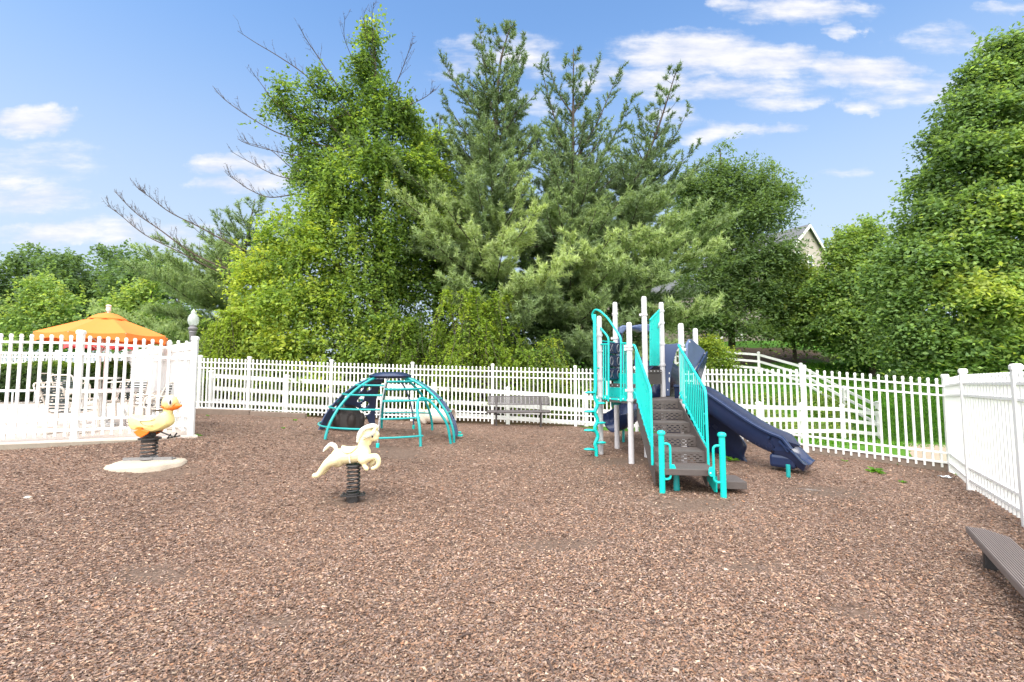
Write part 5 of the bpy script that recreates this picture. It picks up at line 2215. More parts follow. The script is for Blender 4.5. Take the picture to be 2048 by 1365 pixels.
def crown(name, parent, lobes, n, size, pal, per=50, spread=.34, inner=.5, upb=.4, rough=3, mt_='leaf', asp=.62, flat=.36, sprig=(0, .5)):
    """lobes: (centre, radii, c) -> leaf mass made of clumps of separate leaves; pal(c array) -> colours"""
    if rough:
        ex = []
        for (c, r, k) in lobes:
            for _ in range(rough):
                d = unit(rng.normal(size=3) * np.array([1, .8, 1]))
                f = rng.uniform(.22, .45)
                ex.append((tuple(np.array(c) + d * np.array(r) * rng.uniform(.85, 1.2)), tuple(np.array(r) * f), k + rng.normal(0, .1)))
        lobes = [(c, tuple(np.array(r) * .9), k) for (c, r, k) in lobes] + ex
    C = np.array([l[0] for l in lobes], float)
    Rd = np.array([l[1] for l in lobes], float)
    cc = np.array([l[2] for l in lobes], float)
    w = (Rd[:, 0] * Rd[:, 2] + Rd[:, 1] * Rd[:, 2] + Rd[:, 0] * Rd[:, 1])
    nc = max(6, n // per)
    li = rng.choice(len(lobes), nc, p=w / w.sum())
    dr = unit(rng.normal(size=(nc, 3)) + np.array([0, -.25, upb]))
    rr = 1 - inner * rng.random(nc) ** 1.6
    rr *= 1 + .12 * rng.normal(size=nc)
    cp = C[li] + dr * Rd[li] * rr[:, None]
    ct = rng.normal(0, .16, nc) + cc[li]
    cb = rng.uniform(.78, 1.25, nc)
    k = rng.integers(0, nc, n)
    off = rng.normal(size=(n, 3)) * np.array([1, 1, flat]) * spread
    off[:, 2] -= .35 * (off[:, 0] ** 2 + off[:, 1] ** 2) / spread
    pos = cp[k] + off
    nr = unit(dr[k] * .35 + np.array([0, -.1, .8]) + rng.normal(size=(n, 3)) * .45)
    col = pal(np.clip(ct[k] + rng.normal(0, .12, n), 0, 1)) * (cb[k] * rng.uniform(.75, 1.25, n))[:, None]
    # leafy shoots sticking out of the mass
    ns, sl = sprig
    if ns:
        lj = rng.choice(len(lobes), ns, p=w / w.sum())
        ds = unit(rng.normal(size=(ns, 3)) * np.array([1, .8, .8]) + np.array([0, -.1, .45]))
        p0 = C[lj] + ds * Rd[lj] * .85
        d1 = unit(ds + rng.normal(size=(ns, 3)) * .45 + np.array([0, 0, .25]))
        Ls_ = sl * rng.uniform(.4, 1.6, ns)
        K = 16
        f = np.tile((np.arange(K) + .5) / K, (ns, 1))
        sp_ = p0[:, None, :] + d1[:, None, :] * (Ls_[:, None] * f)[:, :, None] + rng.normal(0, size * .42, (ns, K, 3))
        sp_[:, :, 2] -= .22 * Ls_[:, None] * f ** 2
        sp_ = sp_.reshape(-1, 3)
        sn = unit(rng.normal(size=sp_.shape) * .6 + np.array([0, -.2, .7]))
        sc2 = pal(np.clip(np.repeat(cc[lj] + rng.normal(0, .15, ns), K) + .08, 0, 1)) * rng.uniform(.75, 1.25, (len(sp_), 1))
        pos, nr, col = np.concatenate([pos, sp_]), np.concatenate([nr, sn]), np.concatenate([col, sc2])
    return npmesh(name, leaf_quads(pos, nr, size, asp), 4, M[mt_], parent, col)


def palette(cols):
    cols = np.array(cols, float)
    xs = np.linspace(0, 1, len(cols))
    return lambda c: np.stack([np.interp(c, xs, cols[:, i]) for i in range(3)], 1)


PAL_VINE = palette([(0.065, 0.111, 0.033), (0.124, 0.215, 0.052), (0.248, 0.358, 0.064), (0.378, 0.444, 0.071)])
PAL_MAPLE = palette([(0.082, 0.140, 0.059), (0.145, 0.243, 0.081), (0.234, 0.348, 0.097), (0.348, 0.418, 0.102)])
PAL_DARK = palette([(0.083, 0.143, 0.061), (0.120, 0.198, 0.076), (0.150, 0.233, 0.079), (0.177, 0.252, 0.083)])
PAL_PINE = palette([(0.086, 0.130, 0.078), (0.162, 0.235, 0.119), (0.285, 0.383, 0.164), (0.452, 0.551, 0.238)])
PAL_BUSH = palette([(0.059, 0.105, 0.021), (0.129, 0.214, 0.030), (0.216, 0.319, 0.040), (0.307, 0.399, 0.057)])


def lobe(px, py, Y, rx, ry, c, deep=.85):
    p = W(px, py, Y)
    s = Y / F
    return (tuple(p), (rx * s, max(rx, ry) * s * deep, ry * s), c)


def trunk(parent, base, top, r0, r1, limbs=(), mt_='bark', name='trunk', lean=.25):
    m = MB()
    base, top = V(base), V(top)
    P = []
    n = 7
    for i in range(n + 1):
        k = i / n
        q = base.lerp(top, k)
        q += V((rng.normal(0, lean * .25), rng.normal(0, lean * .25), 0)) * math.sin(k * math.pi)
        P.append(q)
    P[0] = base - V((0, 0, .3))
    sm = smooth_path(P, 4)
    nn = len(sm)
    rad = [r0 * (1.25 if i == 0 else 1) + (r1 - r0) * (i / (nn - 1)) ** .8 for i in range(nn)]
    m.tube(sm, rad, 9)
    for e in limbs:
        e = V(e)
        # leave the trunk somewhat below the target
        k = min(.95, max(.12, (e.z - base.z) / max(.1, (top.z - base.z)) * .75))
        i = int(k * (nn - 1))
        s = sm[i]
        mid = s.lerp(e, .5) + V((rng.normal(0, .2), rng.normal(0, .2), rng.uniform(-.1, .3)))
        pp_ = smooth_path([s, mid, e], 5)
        rr = rad[i] * .5
        m.tube(pp_, list(np.linspace(rr, max(.012, rr * .18), len(pp_))), 6)
    return m.build(name, M[mt_], parent, smooth=True, angle=180)


def tree(name, label, cat, basepx, Y, lobes_px, n, size, pal, r0, group=None, toppx=None, mt_='bark', squash=1., **kw):
    b = onG(basepx, Y)
    t_ = thing(name, label, cat, b, group=group)
    lobes = [lobe(px, py, Y + dy, rx, ry * squash, c) for (px, py, rx, ry, c, dy) in lobes_px]
    tp = V(min(lobes, key=lambda l: -(l[0][2]))[0]) if toppx is None else W(toppx[0], toppx[1], Y)
    ends = [V(l[0]) for l in lobes]
    trunk(t_, b, tp, r0, r0 * .18, ends, mt_)
    crown('crown', t_, lobes, n, size, pal, **kw)
    return t_, lobes


# --- big vine covered tree left of centre
VT = [(742, 95, 20, 48, .25, 0), (724, 165, 34, 55, .25, .2), (772, 210, 42, 55, .2, -.2), (690, 215, 44, 44, .3, 0), (640, 168, 22, 30, .35, -.3),
      (585, 195, 44, 38, .3, -.5), (560, 215, 26, 26, .35, -.6), (660, 270, 68, 55, .15, .2), (760, 275, 60, 60, .25, -.4), (812, 235, 24, 34, .2, 0), (620, 300, 36, 45, .15, -.3),
      (640, 345, 50, 45, .25, -.6), (715, 350, 80, 55, .35, -.8), (790, 340, 40, 50, .4, -.5), (650, 420, 70, 50, .5, -1), (740, 430, 70, 60, .35, -.6),
      (585, 470, 62, 45, .6, -.8), (660, 510, 80, 60, .6, -1.2), (540, 545, 62, 55, .75, -.9), (740, 530, 60, 80, .3, -.2), (610, 600, 85, 60, .7, -1.4),
      (505, 600, 42, 42, .9, -1), (700, 610, 70, 70, .45, -1.1), (560, 670, 75, 55, .8, -1.5), (660, 690, 85, 50, .6, -1.5), (486, 650, 36, 40, .85, -1.0),
      (500, 700, 60, 40, .7, -1.1), (760, 680, 60, 60, .45, -.9), (600, 760, 110, 50, .5, -1.2), (500, 765, 70, 45, .4, -.8), (740, 760, 90, 50, .35, -.8),
      (840, 330, 30, 60, .45, .4), (830, 420, 40, 60, .4, .3)]
vt, vl = tree('vine_covered_tree', 'tall tree smothered in bright green climbing vines, left of centre', 'tree', 752, 19.0, VT, 100000, .135, PAL_VINE, .26, toppx=(748, 60), spread=.25, per=46, rough=4, flat=.6, sprig=(1500, .75))
# hanging vine strands
def strands(parent, lobes, n, ln, size, pal, c0):
    vs, cols = [], []
    for _ in range(n):
        l = lobes[rng.integers(0, len(lobes))]
        a = rng.uniform(math.pi, 2 * math.pi) if rng.random() < .75 else rng.uniform(0, math.pi)
        p = np.array(l[0]) + np.array([l[1][0] * math.cos(a), l[1][1] * math.sin(a) * .95, rng.uniform(-.5, .3) * l[1][2]])
        L_ = ln * rng.uniform(.4, 1.2)
        k = int(L_ / .05)
        dr = np.array([math.cos(a), math.sin(a), 0]) * rng.uniform(.0, .18)
        q = p + np.cumsum(np.tile(np.array([0, 0, -.05]), (k, 1)) + dr * .05, 0) + rng.normal(0, .045, (k, 3))
        vs.append(q)
        cols.append(np.clip(np.full(k, c0 + l[2] * .5 + rng.normal(0, .15)), 0, 1))
    pos = np.concatenate(vs)
    c = np.concatenate(cols)
    nr = unit(rng.normal(size=(len(pos), 3)) * .6 + np.array([0, -.6, .5]))
    return npmesh('hanging_vines', leaf_quads(pos, nr, size), 4, M['leaf'], parent, pal(c) * rng.uniform(.8, 1.25, (len(pos), 1)))
strands(vt, [l for l in vl if l[0][2] < 10], 520, 1.7, .11, PAL_VINE, .35)


# bare dead branches reaching left out of the vine mass
def bare(parent, pts, Y0, Y1, r0, twn, seed, twl=.9):
    rr = np.random.default_rng(seed)
    P = smooth_path([W(x, y, Y0 + (Y1 - Y0) * i / (len(pts) - 1)) for i, (x, y) in enumerate(pts)], 6)
    m = MB()
    n = len(P)
    m.tube(P, list(np.linspace(r0, .008, n)), 7)
    for _ in range(twn):
        k = rr.uniform(.25, 1)
        i = int(k * (n - 1))
        d = (P[min(i + 1, n - 1)] - P[max(i - 1, 0)]).normalized()
        L_ = twl * rr.uniform(.3, 1) * (1.15 - k * .6)
        sd_ = V(rr.normal(size=3))
        sd_ = (sd_ - d * sd_.dot(d)).normalized()
        sd_.z = abs(sd_.z) * .8 + .25
        e1 = P[i] + (d * .7 + sd_ * .7) * L_ * .5
        e2 = e1 + (d * .5 + sd_ * .6 + V((0, 0, .35))) * L_ * .5
        tp = smooth_path([P[i], e1, e2], 3)
        m.tube(tp, list(np.linspace(max(.006, r0 * .25 * (1.1 - k)), .004, len(tp))), 4)
        for _q in range(4):
            s = tp[rr.integers(1, len(tp))]
            m.tube([s, s + (d * .4 + V(rr.normal(size=3)) * .4 + V((0, 0, .3))) * L_ * .28], [.006, .003], 4)
    return m.build('bare_branch', M['dead'], parent, smooth=True, angle=180)


BR = [([(720, 640), (600, 600), (470, 545), (390, 510), (320, 460), (270, 425), (228, 382)], .075, 34), ([(640, 560), (540, 520), (465, 490), (400, 455), (340, 425), (300, 395), (276, 378)], .06, 30),
      ([(640, 600), (500, 560), (430, 540), (360, 505), (290, 470), (240, 430), (215, 412)], .05, 24),
      ([(700, 300), (640, 290), (560, 268), (500, 235), (450, 200), (425, 172)], .045, 8), ([(660, 200), (610, 150), (560, 115), (510, 85), (475, 62)], .04, 7),
      ([(680, 180), (640, 120), (610, 75), (598, 50)], .035, 6), ([(690, 330), (620, 318), (560, 305), (500, 290), (475, 278)], .035, 12), ([(700, 360), (600, 360), (550, 350), (500, 325), (460, 302)], .035, 14),
      ([(700, 400), (600, 390), (540, 395), (500, 380), (470, 360), (455, 350)], .04, 18), ([(640, 350), (590, 340), (540, 300), (490, 285)], .03, 10), ([(760, 240), (810, 215), (850, 195), (868, 180)], .035, 12),
      ([(770, 220), (800, 150), (815, 110), (826, 85)], .03, 8), ([(745, 120), (730, 60), (728, 20)], .02, 5), ([(745, 130), (744, 50), (747, 5)], .02, 5), ([(720, 150), (690, 80), (690, 32)], .02, 4),
      ([(690, 230), (620, 250), (560, 215), (520, 165), (505, 145)], .03, 6)]
for i, (pts, r0, tw) in enumerate(BR):
    bare(vt, pts, 18.6, 17.4, r0 * .68, int(tw * 1.4), 40 + i, .8)


# --- pines
def needles(cen, d, L_, K, wid, tint, spread=.75):
    n = len(cen)
    c = np.repeat(cen, K, 0)
    dd = unit(np.repeat(d, K, 0) * .75 + rng.normal(size=(n * K, 3)) * spread + np.array([0, 0, .12]))
    sd_ = unit(np.cross(dd, rng.normal(size=(n * K, 3))))
    Ls = (np.repeat(L_, K) * rng.uniform(.7, 1.25, n * K))[:, None]
    w = sd_ * wid * .5
    v = np.stack([c - w, c + w, c + dd * Ls], 1)
    return v, np.repeat(tint, K, 0) * rng.uniform(.8, 1.2, (n * K, 1))


def pine(label, trunk_px, Y, r0, branches, seed, name='pine_tree', K=12, dens=1.0, ndl=.19, wid=.036, group=None, up_tip=.35, twk=1.0):
    """branches: list of (start point, end point, colour, fullness)"""
    rr = np.random.default_rng(seed)
    base = onG(trunk_px[0][0], Y)
    t_ = thing(name, label, 'tree', base, group=group)
    P = [base - V((0, 0, .3))] + [W(x, y, Y) for x, y in trunk_px[1:]]
    sm = smooth_path(P, 6)
    m = MB()
    m.tube(sm, list(np.linspace(r0, .018, len(sm))), 9)
    cen, dirs, tin, lens = [], [], [], []
    for (s, e, c, full) in branches(sm, rr):
        s, e = V(s), V(e)
        L_ = (e - s).length
        mid = s.lerp(e, .5) + V((rr.normal(0, .05), rr.normal(0, .05), -.09 * L_))
        pts = smooth_path([s, mid, e], 8)
        m.tube(pts, list(np.linspace(max(.012, .013 * L_ + .004), .006, len(pts))), 5)
        nt = max(5, int(L_ / .115 * dens * full))
        for q in range(nt):
            k = .16 + .84 * (q + rr.random()) / nt
            f = k * (len(pts) - 1)
            i = min(len(pts) - 2, int(f))
            p = pts[i].lerp(pts[i + 1], f - i)
            d = (pts[i + 1] - pts[i]).normalized()
            sd_ = d.cross(V((0, 0, 1)))
            if sd_.length < .1:
                sd_ = V((rr.normal(), rr.normal(), 0))
            sd_.normalize()
            rot = rr.uniform(0, 6.283) if d.z > .55 else rr.choice([0, math.pi]) + rr.normal(0, .45)
            sdr = sd_ * math.cos(rot) + sd_.cross(d) * math.sin(rot)
            td = (d * .75 + sdr * .75 + V((0, 0, up_tip * .5))).normalized()
            top = d.z > .45
            tl = twk * min(.95, .22 + .26 * L_ * (1 - k * .72)) * rr.uniform(.6, 1.2) * (.62 if top else 1)
            if top and rr.random() < .35:
                continue
            ns = max(2, int(tl / .075))
            for z in range(ns):
                kk = (z + 1) / ns
                cen.append(p + td * (tl * kk) + V((0, 0, .10 * tl * kk * kk)))
                dirs.append(td + V((0, 0, .25 * kk)))
                tin.append(c + rr.normal(0, .08) + .10 * kk)
                lens.append(ndl * (1.0 if kk < .8 else 1.15) * (.78 if top else 1))
            if tl > .4:
                m.tube([p, p + td * tl * .9], [.008, .004], 4)
        for z in range(5):
            k = 1 - z * .03
            i = max(1, int(k * (len(pts) - 1)))
            cen.append(pts[i])
            dirs.append((pts[i] - pts[i - 1]).normalized())
            tin.append(c + .1)
            lens.append(ndl * 1.15)
    m.build('trunk', M['pine_bark'], t_, smooth=True, angle=180)
    cen, dirs = np.array([tuple(q) for q in cen]), unit(np.array([tuple(q) for q in dirs]))
    tin = PAL_PINE(np.clip(np.array(tin), 0, 1))
    v, tc_ = needles(cen, dirs, np.array(lens), K, wid, tin)
    npmesh('needles', v, 3, M['needle'], t_, tc_)
    return t_


def auto(z0k, z1k, n, L0, L1, upk0, upk1, c0=.35, c1=.2, full=1., boughs=(), lead=0, Yb=None):
    """whorls between fractions z0k..z1k of the trunk; boughs: (px0,py0,px1,py1,Y0,Y1,c,full)"""
    def f(sm, rr):
        out_ = []
        nn = len(sm)
        az = rr.uniform(0, 6.28)
        for i in range(n):
            k = (i + .5) / n
            kk = z0k + (z1k - z0k) * k
            fidx = kk * (nn - 1)
            j = min(nn - 2, int(fidx))
            s = sm[j].lerp(sm[j + 1], fidx - j)
            az += 2.4 + rr.normal(0, .35)
            L_ = (L0 + (L1 - L0) * k) * rr.uniform(.7, 1.2)
            u = upk0 + (upk1 - upk0) * k + rr.normal(0, .08)
            e = s + V((math.cos(az) * math.cos(u), math.sin(az) * math.cos(u), math.sin(u))) * L_
            if k > .62 and rr.random() < .45:
                continue
            out_.append((s, e, c0 + (c1 - c0) * k + rr.normal(0, .07), full * (1 - .35 * k)))
        for (a, b, c, d, y0, y1, cc, fl) in boughs:
            out_.append((W(a, b, y0), W(c, d, y1), cc, fl))
        return out_
    return f


# tallest pine with several leaders
pine('tall ragged white pine with several leaders, between the vine covered tree and the centre pine', [(985, 800), (985, 600), (988, 400), (992, 250), (1000, 130), (1022, 50)], 21.0, .22,
     auto(.24, .985, 110, 3.9, .45, .05, 1.0, .38, .16, 1.0, boughs=[
         (992, 250, 958, 45, 21, 20.8, .14, .8), (985, 260, 880, 112, 21, 20.6, .14, .8), (985, 250, 935, 150, 21, 20.6, .14, .8), (1000, 200, 1050, 70, 21, 21, .14, .8), (990, 320, 882, 190, 21, 20.4, .16, .85),
         (996, 230, 1050, 120, 21, 21.2, .14, .9), (992, 280, 1055, 210, 21, 20.8, .16, 1), (985, 330, 840, 270, 21, 20.2, .2, 1),
         (985, 520, 880, 400, 20, 17.2, .72, 1.25), (985, 520, 1075, 418, 20, 16.8, .95, 1.3), (985, 480, 1060, 355, 20, 17.6, .7, 1.2), (985, 460, 790, 325, 20.4, 17.6, .6, 1.25), (985, 440, 690, 275, 20.6, 18.0, .5, 1.2), (985, 500, 775, 375, 20, 17, .75, 1.3), (985, 560, 850, 470, 20, 16.8, .6, 1.2),
         (985, 570, 1010, 480, 20, 16.6, .75, 1.2), (985, 620, 1130, 522, 20, 16.0, .98, 1.4), (985, 620, 1050, 560, 20, 16.2, .75, 1.2), (985, 640, 900, 560, 20, 16.2, .55, 1.2), (985, 660, 1060, 620, 19.6, 16.2, .45, 1.1), (985, 400, 905, 300, 20.8, 18.5, .5, 1.1), (985, 420, 1070, 310, 20.6, 18.5, .45, 1.1), (985, 470, 940, 350, 20.4, 17.4, .6, 1.2), (985, 360, 1080, 260, 21, 19.4, .4, 1.2), (985, 350, 900, 255, 21, 19.4, .4, 1.2), (985, 380, 960, 280, 21, 18.8, .45, 1.2), (985, 430, 1030, 330, 20.6, 18, .55, 1.25), (985, 560, 940, 450, 20, 16.9, .8, 1.3)]), 3, dens=1.15)
pine('broad white pine standing at the centre behind the bench', [(1135, 800), (1138, 600), (1143, 420), (1146, 270), (1147, 98)], 21.6, .24,
     auto(.18, .985, 130, 4.6, .4, .08, .95, .40, .15, 1.0, boughs=[
         (1146, 330, 1080, 130, 21.6, 21.2, .15, .85), (1146, 330, 1240, 140, 21.6, 21.4, .15, .85), (1146, 380, 1270, 190, 21.6, 21.2, .17, .9), (1146, 230, 1090, 115, 21.6, 21.5, .14, .9), (1146, 230, 1200, 120, 21.6, 21.5, .14, .9), (1145, 400, 1060, 250, 21.4, 20, .25, 1),
         (1140, 560, 1230, 462, 20.6, 17.4, .85, 1.3), (1140, 560, 1140, 470, 20.6, 17.2, .8, 1.3), (1140, 540, 1300, 470, 20.8, 17.6, .7, 1.25), (1140, 600, 1230, 530, 20.6, 17.0, .65, 1.2), (1140, 520, 1200, 400, 20.8, 18, .55, 1.2), (1140, 500, 1110, 380, 20.8, 18, .5, 1.1),
         (1140, 640, 1200, 600, 20.6, 16.8, .5, 1.2), (1140, 640, 1090, 590, 20.6, 16.6, .5, 1.2), (1140, 690, 1170, 680, 20, 16.4, .4, 1.2), (1140, 600, 1330, 560, 20.6, 17.6, .6, 1.2), (1140, 690, 1250, 640, 20, 17, .4, 1.2), (1143, 420, 1230, 300, 21.2, 19.2, .4, 1.2), (1143, 400, 1085, 280, 21.2, 19.4, .4, 1.2), (1143, 440, 1160, 320, 21.2, 18.8, .45, 1.2), (1143, 480, 1260, 380, 21, 18.4, .55, 1.25), (1143, 470, 1060, 390, 21, 18.2, .55, 1.2), (1140, 560, 1180, 500, 20.6, 17, .85, 1.3)]), 4, dens=1.15)
pine('white pine with one bare leaning leader, right of the centre pine', [(1225, 800), (1225, 620), (1240, 470), (1275, 360), (1315, 260), (1353, 140)], 22.4, .2,
     auto(.22, .985, 110, 3.9, .45, .05, .95, .42, .15, .95, boughs=[
         (1290, 330, 1380, 215, 22.4, 22, .15, .8), (1265, 380, 1400, 290, 22.4, 21.6, .18, .8), (1260, 390, 1420, 320, 22, 21, .2, .9), (1300, 290, 1270, 215, 22.4, 22.2, .15, .8), (1245, 450, 1330, 400, 22, 19, .5, 1.1), (1240, 480, 1400, 420, 22, 18.5, .5, 1.1),
         (1235, 540, 1440, 492, 21.6, 18, .72, 1.3), (1235, 540, 1350, 480, 21.6, 17.8, .7, 1.25), (1235, 600, 1330, 540, 21.4, 17.6, .55, 1.2), (1235, 640, 1425, 618, 21.2, 17.6, .72, 1.3), (1235, 640, 1350, 610, 21.2, 17.4, .6, 1.2), (1235, 690, 1340, 690, 20.6, 17.6, .5, 1.2), (1235, 690, 1290, 720, 20.4, 17.4, .45, 1.2), (1235, 580, 1270, 540, 21.4, 17.4, .6, 1.2), (1250, 440, 1380, 360, 22, 19.6, .45, 1.2), (1245, 450, 1300, 350, 22, 19.4, .4, 1.2), (1240, 500, 1360, 440, 22, 18.4, .6, 1.25), (1240, 520, 1460, 440, 22, 19, .5, 1.2)]), 5, dens=1.15)
pine('smaller dark pine showing behind the gap beside the vine covered tree', [(870, 780), (872, 500), (876, 350), (880, 232)], 23.5, .16,
     auto(.2, .985, 80, 3.2, .4, .1, .9, .3, .2, 1.0), 6, dens=1.1)
# layered pine behind the lamp post
pine('layered white pine behind the lamp post at the left', [(470, 740), (474, 600), (490, 500), (510, 398)], 27.0, .22,
     auto(.10, .98, 90, 6.2, .8, .0, .7, .62, .3, 1.1, boughs=[
         (470, 600, 330, 560, 27, 24, .55, 1.3), (470, 640, 300, 620, 27, 24, .55, 1.3), (470, 560, 370, 500, 27, 25, .4, 1.2), (470, 640, 350, 650, 27, 23.5, .5, 1.3), (470, 520, 430, 440, 27, 26, .2, 1.1), (470, 500, 560, 430, 27, 26, .2, 1.1), (470, 600, 390, 590, 27, 23.5, .55, 1.3), (470, 680, 400, 690, 27, 23.5, .45, 1.3), (470, 660, 270, 670, 27, 24, .5, 1.2)]), 7, dens=1.0, ndl=.2, wid=.03)

# broadleaf understorey filling the space between vines and pines
tree('understorey_tree', 'leafy understorey tree in the gap between the vine covered tree and the tall pine', 'tree', 890, 20.6,
     [(862, 300, 34, 40, .5, .3), (875, 390, 50, 50, .5, 0), (845, 480, 50, 60, .4, 0), (900, 500, 60, 50, .45, -.3), (870, 590, 75, 55, .35, -.4), (930, 610, 60, 50, .35, -.4), (860, 680, 80, 45, .3, -.4), (790, 640, 50, 60, .35, -.6), (790, 560, 40, 60, .35, -.4), (800, 730, 60, 40, .25, -.6), (960, 690, 70, 40, .25, -.2), (900, 440, 40, 36, .55, -.6)],
     34000, .15, PAL_VINE, .14, spread=.34, per=44, sprig=(300, .6))
tree('understorey_tree', 'dark low understorey tree beneath the centre pine behind the bench', 'tree', 1095, 20.2,
     [(1020, 600, 55, 45, .3, 0), (1080, 570, 50, 45, .35, 0), (1110, 640, 65, 50, .3, -.3), (1050, 680, 75, 40, .25, -.3), (1150, 700, 65, 40, .25, 0), (1200, 650, 55, 45, .25, .2), (1270, 690, 60, 40, .2, .4)],
     24000, .15, PAL_DARK, .12, spread=.34, per=44, sprig=(300, .6))

# --- drooping arching shrub in front of the pines
def arching(label, px, Y, n, span, hgt, pal, c0, size=.105, name='arching_shrub'):
    b = onG(px, Y)
    t_ = thing(name, label, 'shrub', b)
    m = MB()
    vs, cs = [], []
    for i in range(n):
        a = rng.uniform(0, 2 * math.pi)
        if math.sin(a) > .3 and rng.random() < .6:
            a = -a
        r = span * rng.uniform(.35, 1.0)
        h = hgt * rng.uniform(.4, 1.12)
        s = b + V((rng.normal(0, .3), rng.normal(0, .25), 0))
        apex = s + V((math.cos(a) * r * .55, math.sin(a) * r * .55, h))
        tip = s + V((math.cos(a) * r * 1.12, math.sin(a) * r * 1.12, h * rng.uniform(.1, .62)))
        P = smooth_path([s, s.lerp(apex, .6) + V((0, 0, h * .16)), apex, tip], 7)
        m.tube(P, list(np.linspace(.016, .004, len(P))), 4)
        c = c0 + rng.normal(0, .22)
        for q in range(7, len(P) - 1):
            dirn = (P[q + 1] - P[q]).normalized()
            sdv = dirn.cross(V((0, 0, 1)))
            sdv = sdv.normalized() if sdv.length > .05 else V((1, 0, 0))
            for z in range(3):
                p = P[q].lerp(P[q + 1], (z + rng.random()) / 3)
                sg = rng.choice([-1, 1])
                tw = (dirn * rng.uniform(.3, .9) + sdv * sg * rng.uniform(.4, 1) + V((0, 0, rng.uniform(-.15, .35)))).normalized()
                tl_ = rng.uniform(.12, .42)
                for w_ in range(7):
                    f_ = (w_ + .5) / 7
                    vs.append(np.array(p + tw * (tl_ * f_)) + np.array([0, 0, -.45 * tl_ * f_ * f_]) + rng.normal(0, .022, 3))
                    cs.append(c + rng.normal(0, .07) + .3 * f_)
    m.build('stems', M['bark'], t_, smooth=True, angle=180)
    pos = np.array(vs)
    nr = unit(rng.normal(size=(len(pos), 3)) * .5 + np.array([0, -.3, .9]))
    npmesh('leaves', leaf_quads(pos, nr, size, .5), 4, M['leaf'], t_, pal(np.clip(np.array(cs), 0, 1)) * rng.uniform(.8, 1.25, (len(pos), 1)))
    return t_


arching('yellow green shrub with arching stems behind the bench', 960, 16.8, 80, 2.1, 3.9, PAL_BUSH, .38)
arching('fresh green arching shrub left of the yellow green one, behind the dome', 838, 17.0, 60, 1.7, 3.3, PAL_BUSH, .25)
arching('dark green arching shrub right of the bench behind the fence', 1085, 16.9, 60, 1.6, 2.7, PAL_VINE, .3, .09)
arching('small arching shrub under the vine mass at the left fence', 450, 17.2, 80, 1.5, 3.2, PAL_BUSH, .6, .09)

# low leafy shrubs along the fence line
SH = [(420, 17.5, 26, .9, 'low shrub behind the left end of the long picket fence', .45), (640, 16.4, 30, .9, 'low leafy shrub behind the fence left of the dome', .4), (760, 16.3, 30, .9, 'low dark shrub behind the dome', .25),
      (890, 15.9, 24, .9, 'low shrub behind the beige barrel', .45), (1120, 16.0, 28, .9, 'low shrub behind the fence near the climber', .35), (1210, 16.6, 26, 1.1, 'low shrub behind the pod climber', .4), (1290, 17.2, 26, 1.0, 'low shrub glimpsed through the play structure', .45)]
for px, Y, rx, h, lab, c in SH:
    b = onG(px, Y)
    t_ = thing('low_shrub', lab, 'shrub', b, group='low shrubs behind the picket fence')
    s = Y / F
    lb = [(tuple(b + V((rng.normal(0, .5), rng.normal(0, .2), h * q))), (rx * s * 1.6, .6, h * .45), c + rng.normal(0, .1)) for q in (.35, .6, .8)]
    trunk(t_, b, b + V((0, 0, h)), .03, .01, [V(l[0]) for l in lb], name='stems')
    crown('leaves', t_, lb, 5200, .095, PAL_VINE, spread=.16)

# berry bush by the hill fence
b = onG(1432, 20)
t_ = thing('bush', 'bright green bush in front of the hill rail fence, right of the slide hood', 'bush', b)
lb = [lobe(x, y, 20 + d, rx, ry, c) for x, y, rx, ry, c, d in ((1425, 700, 26, 24, .75, 0), (1450, 715, 26, 24, .6, -.3), (1415, 735, 26, 24, .45, 0), (1440, 750, 26, 24, .4, .2), (1405, 700, 18, 22, .6, .2), (1428, 775, 26, 22, .3, 0))]
trunk(t_, b, b + V((0, 0, 1.6)), .05, .02, [V(l[0]) for l in lb], name='stems')
crown('leaves', t_, lb, 9000, .10, PAL_VINE, spread=.2, per=16)

# ground cover ivy on the slope between the fences
def ivy():
    n = 42000
    x = rng.uniform(5, 17, n)
    y = rng.uniform(13, 24, n)
    px = 1024 + F * x / y
    cl = np.sin(x * 1.7 + 1) + np.sin(y * 1.3 + x * .6) + rng.normal(0, .5, n)
    k = (px > 1420) & (px < 1700) & (cl > -.6) & (y > 15.2 + (px - 1400) / 300 * 2.6) & ~in_mulch(x, y)
    x, y = x[k], y[k]
    n = len(x)
    pos = np.stack([x, y, gh(x, y) + rng.random(n) * .35], 1)
    nr = unit(rng.normal(size=(n, 3)) * .5 + np.array([0, -.3, 1]))
    col = PAL_VINE(np.clip(.5 + rng.normal(0, .2, n), 0, 1)) * rng.uniform(.7, 1.2, (n, 1))
    o = npmesh('ground_cover', leaf_quads(pos, nr, .12), 4, M['leaf'], None, col)
    tag(o, 'leafy green ground cover on the slope between the white fences', 'ground cover', kind='stuff')
ivy()

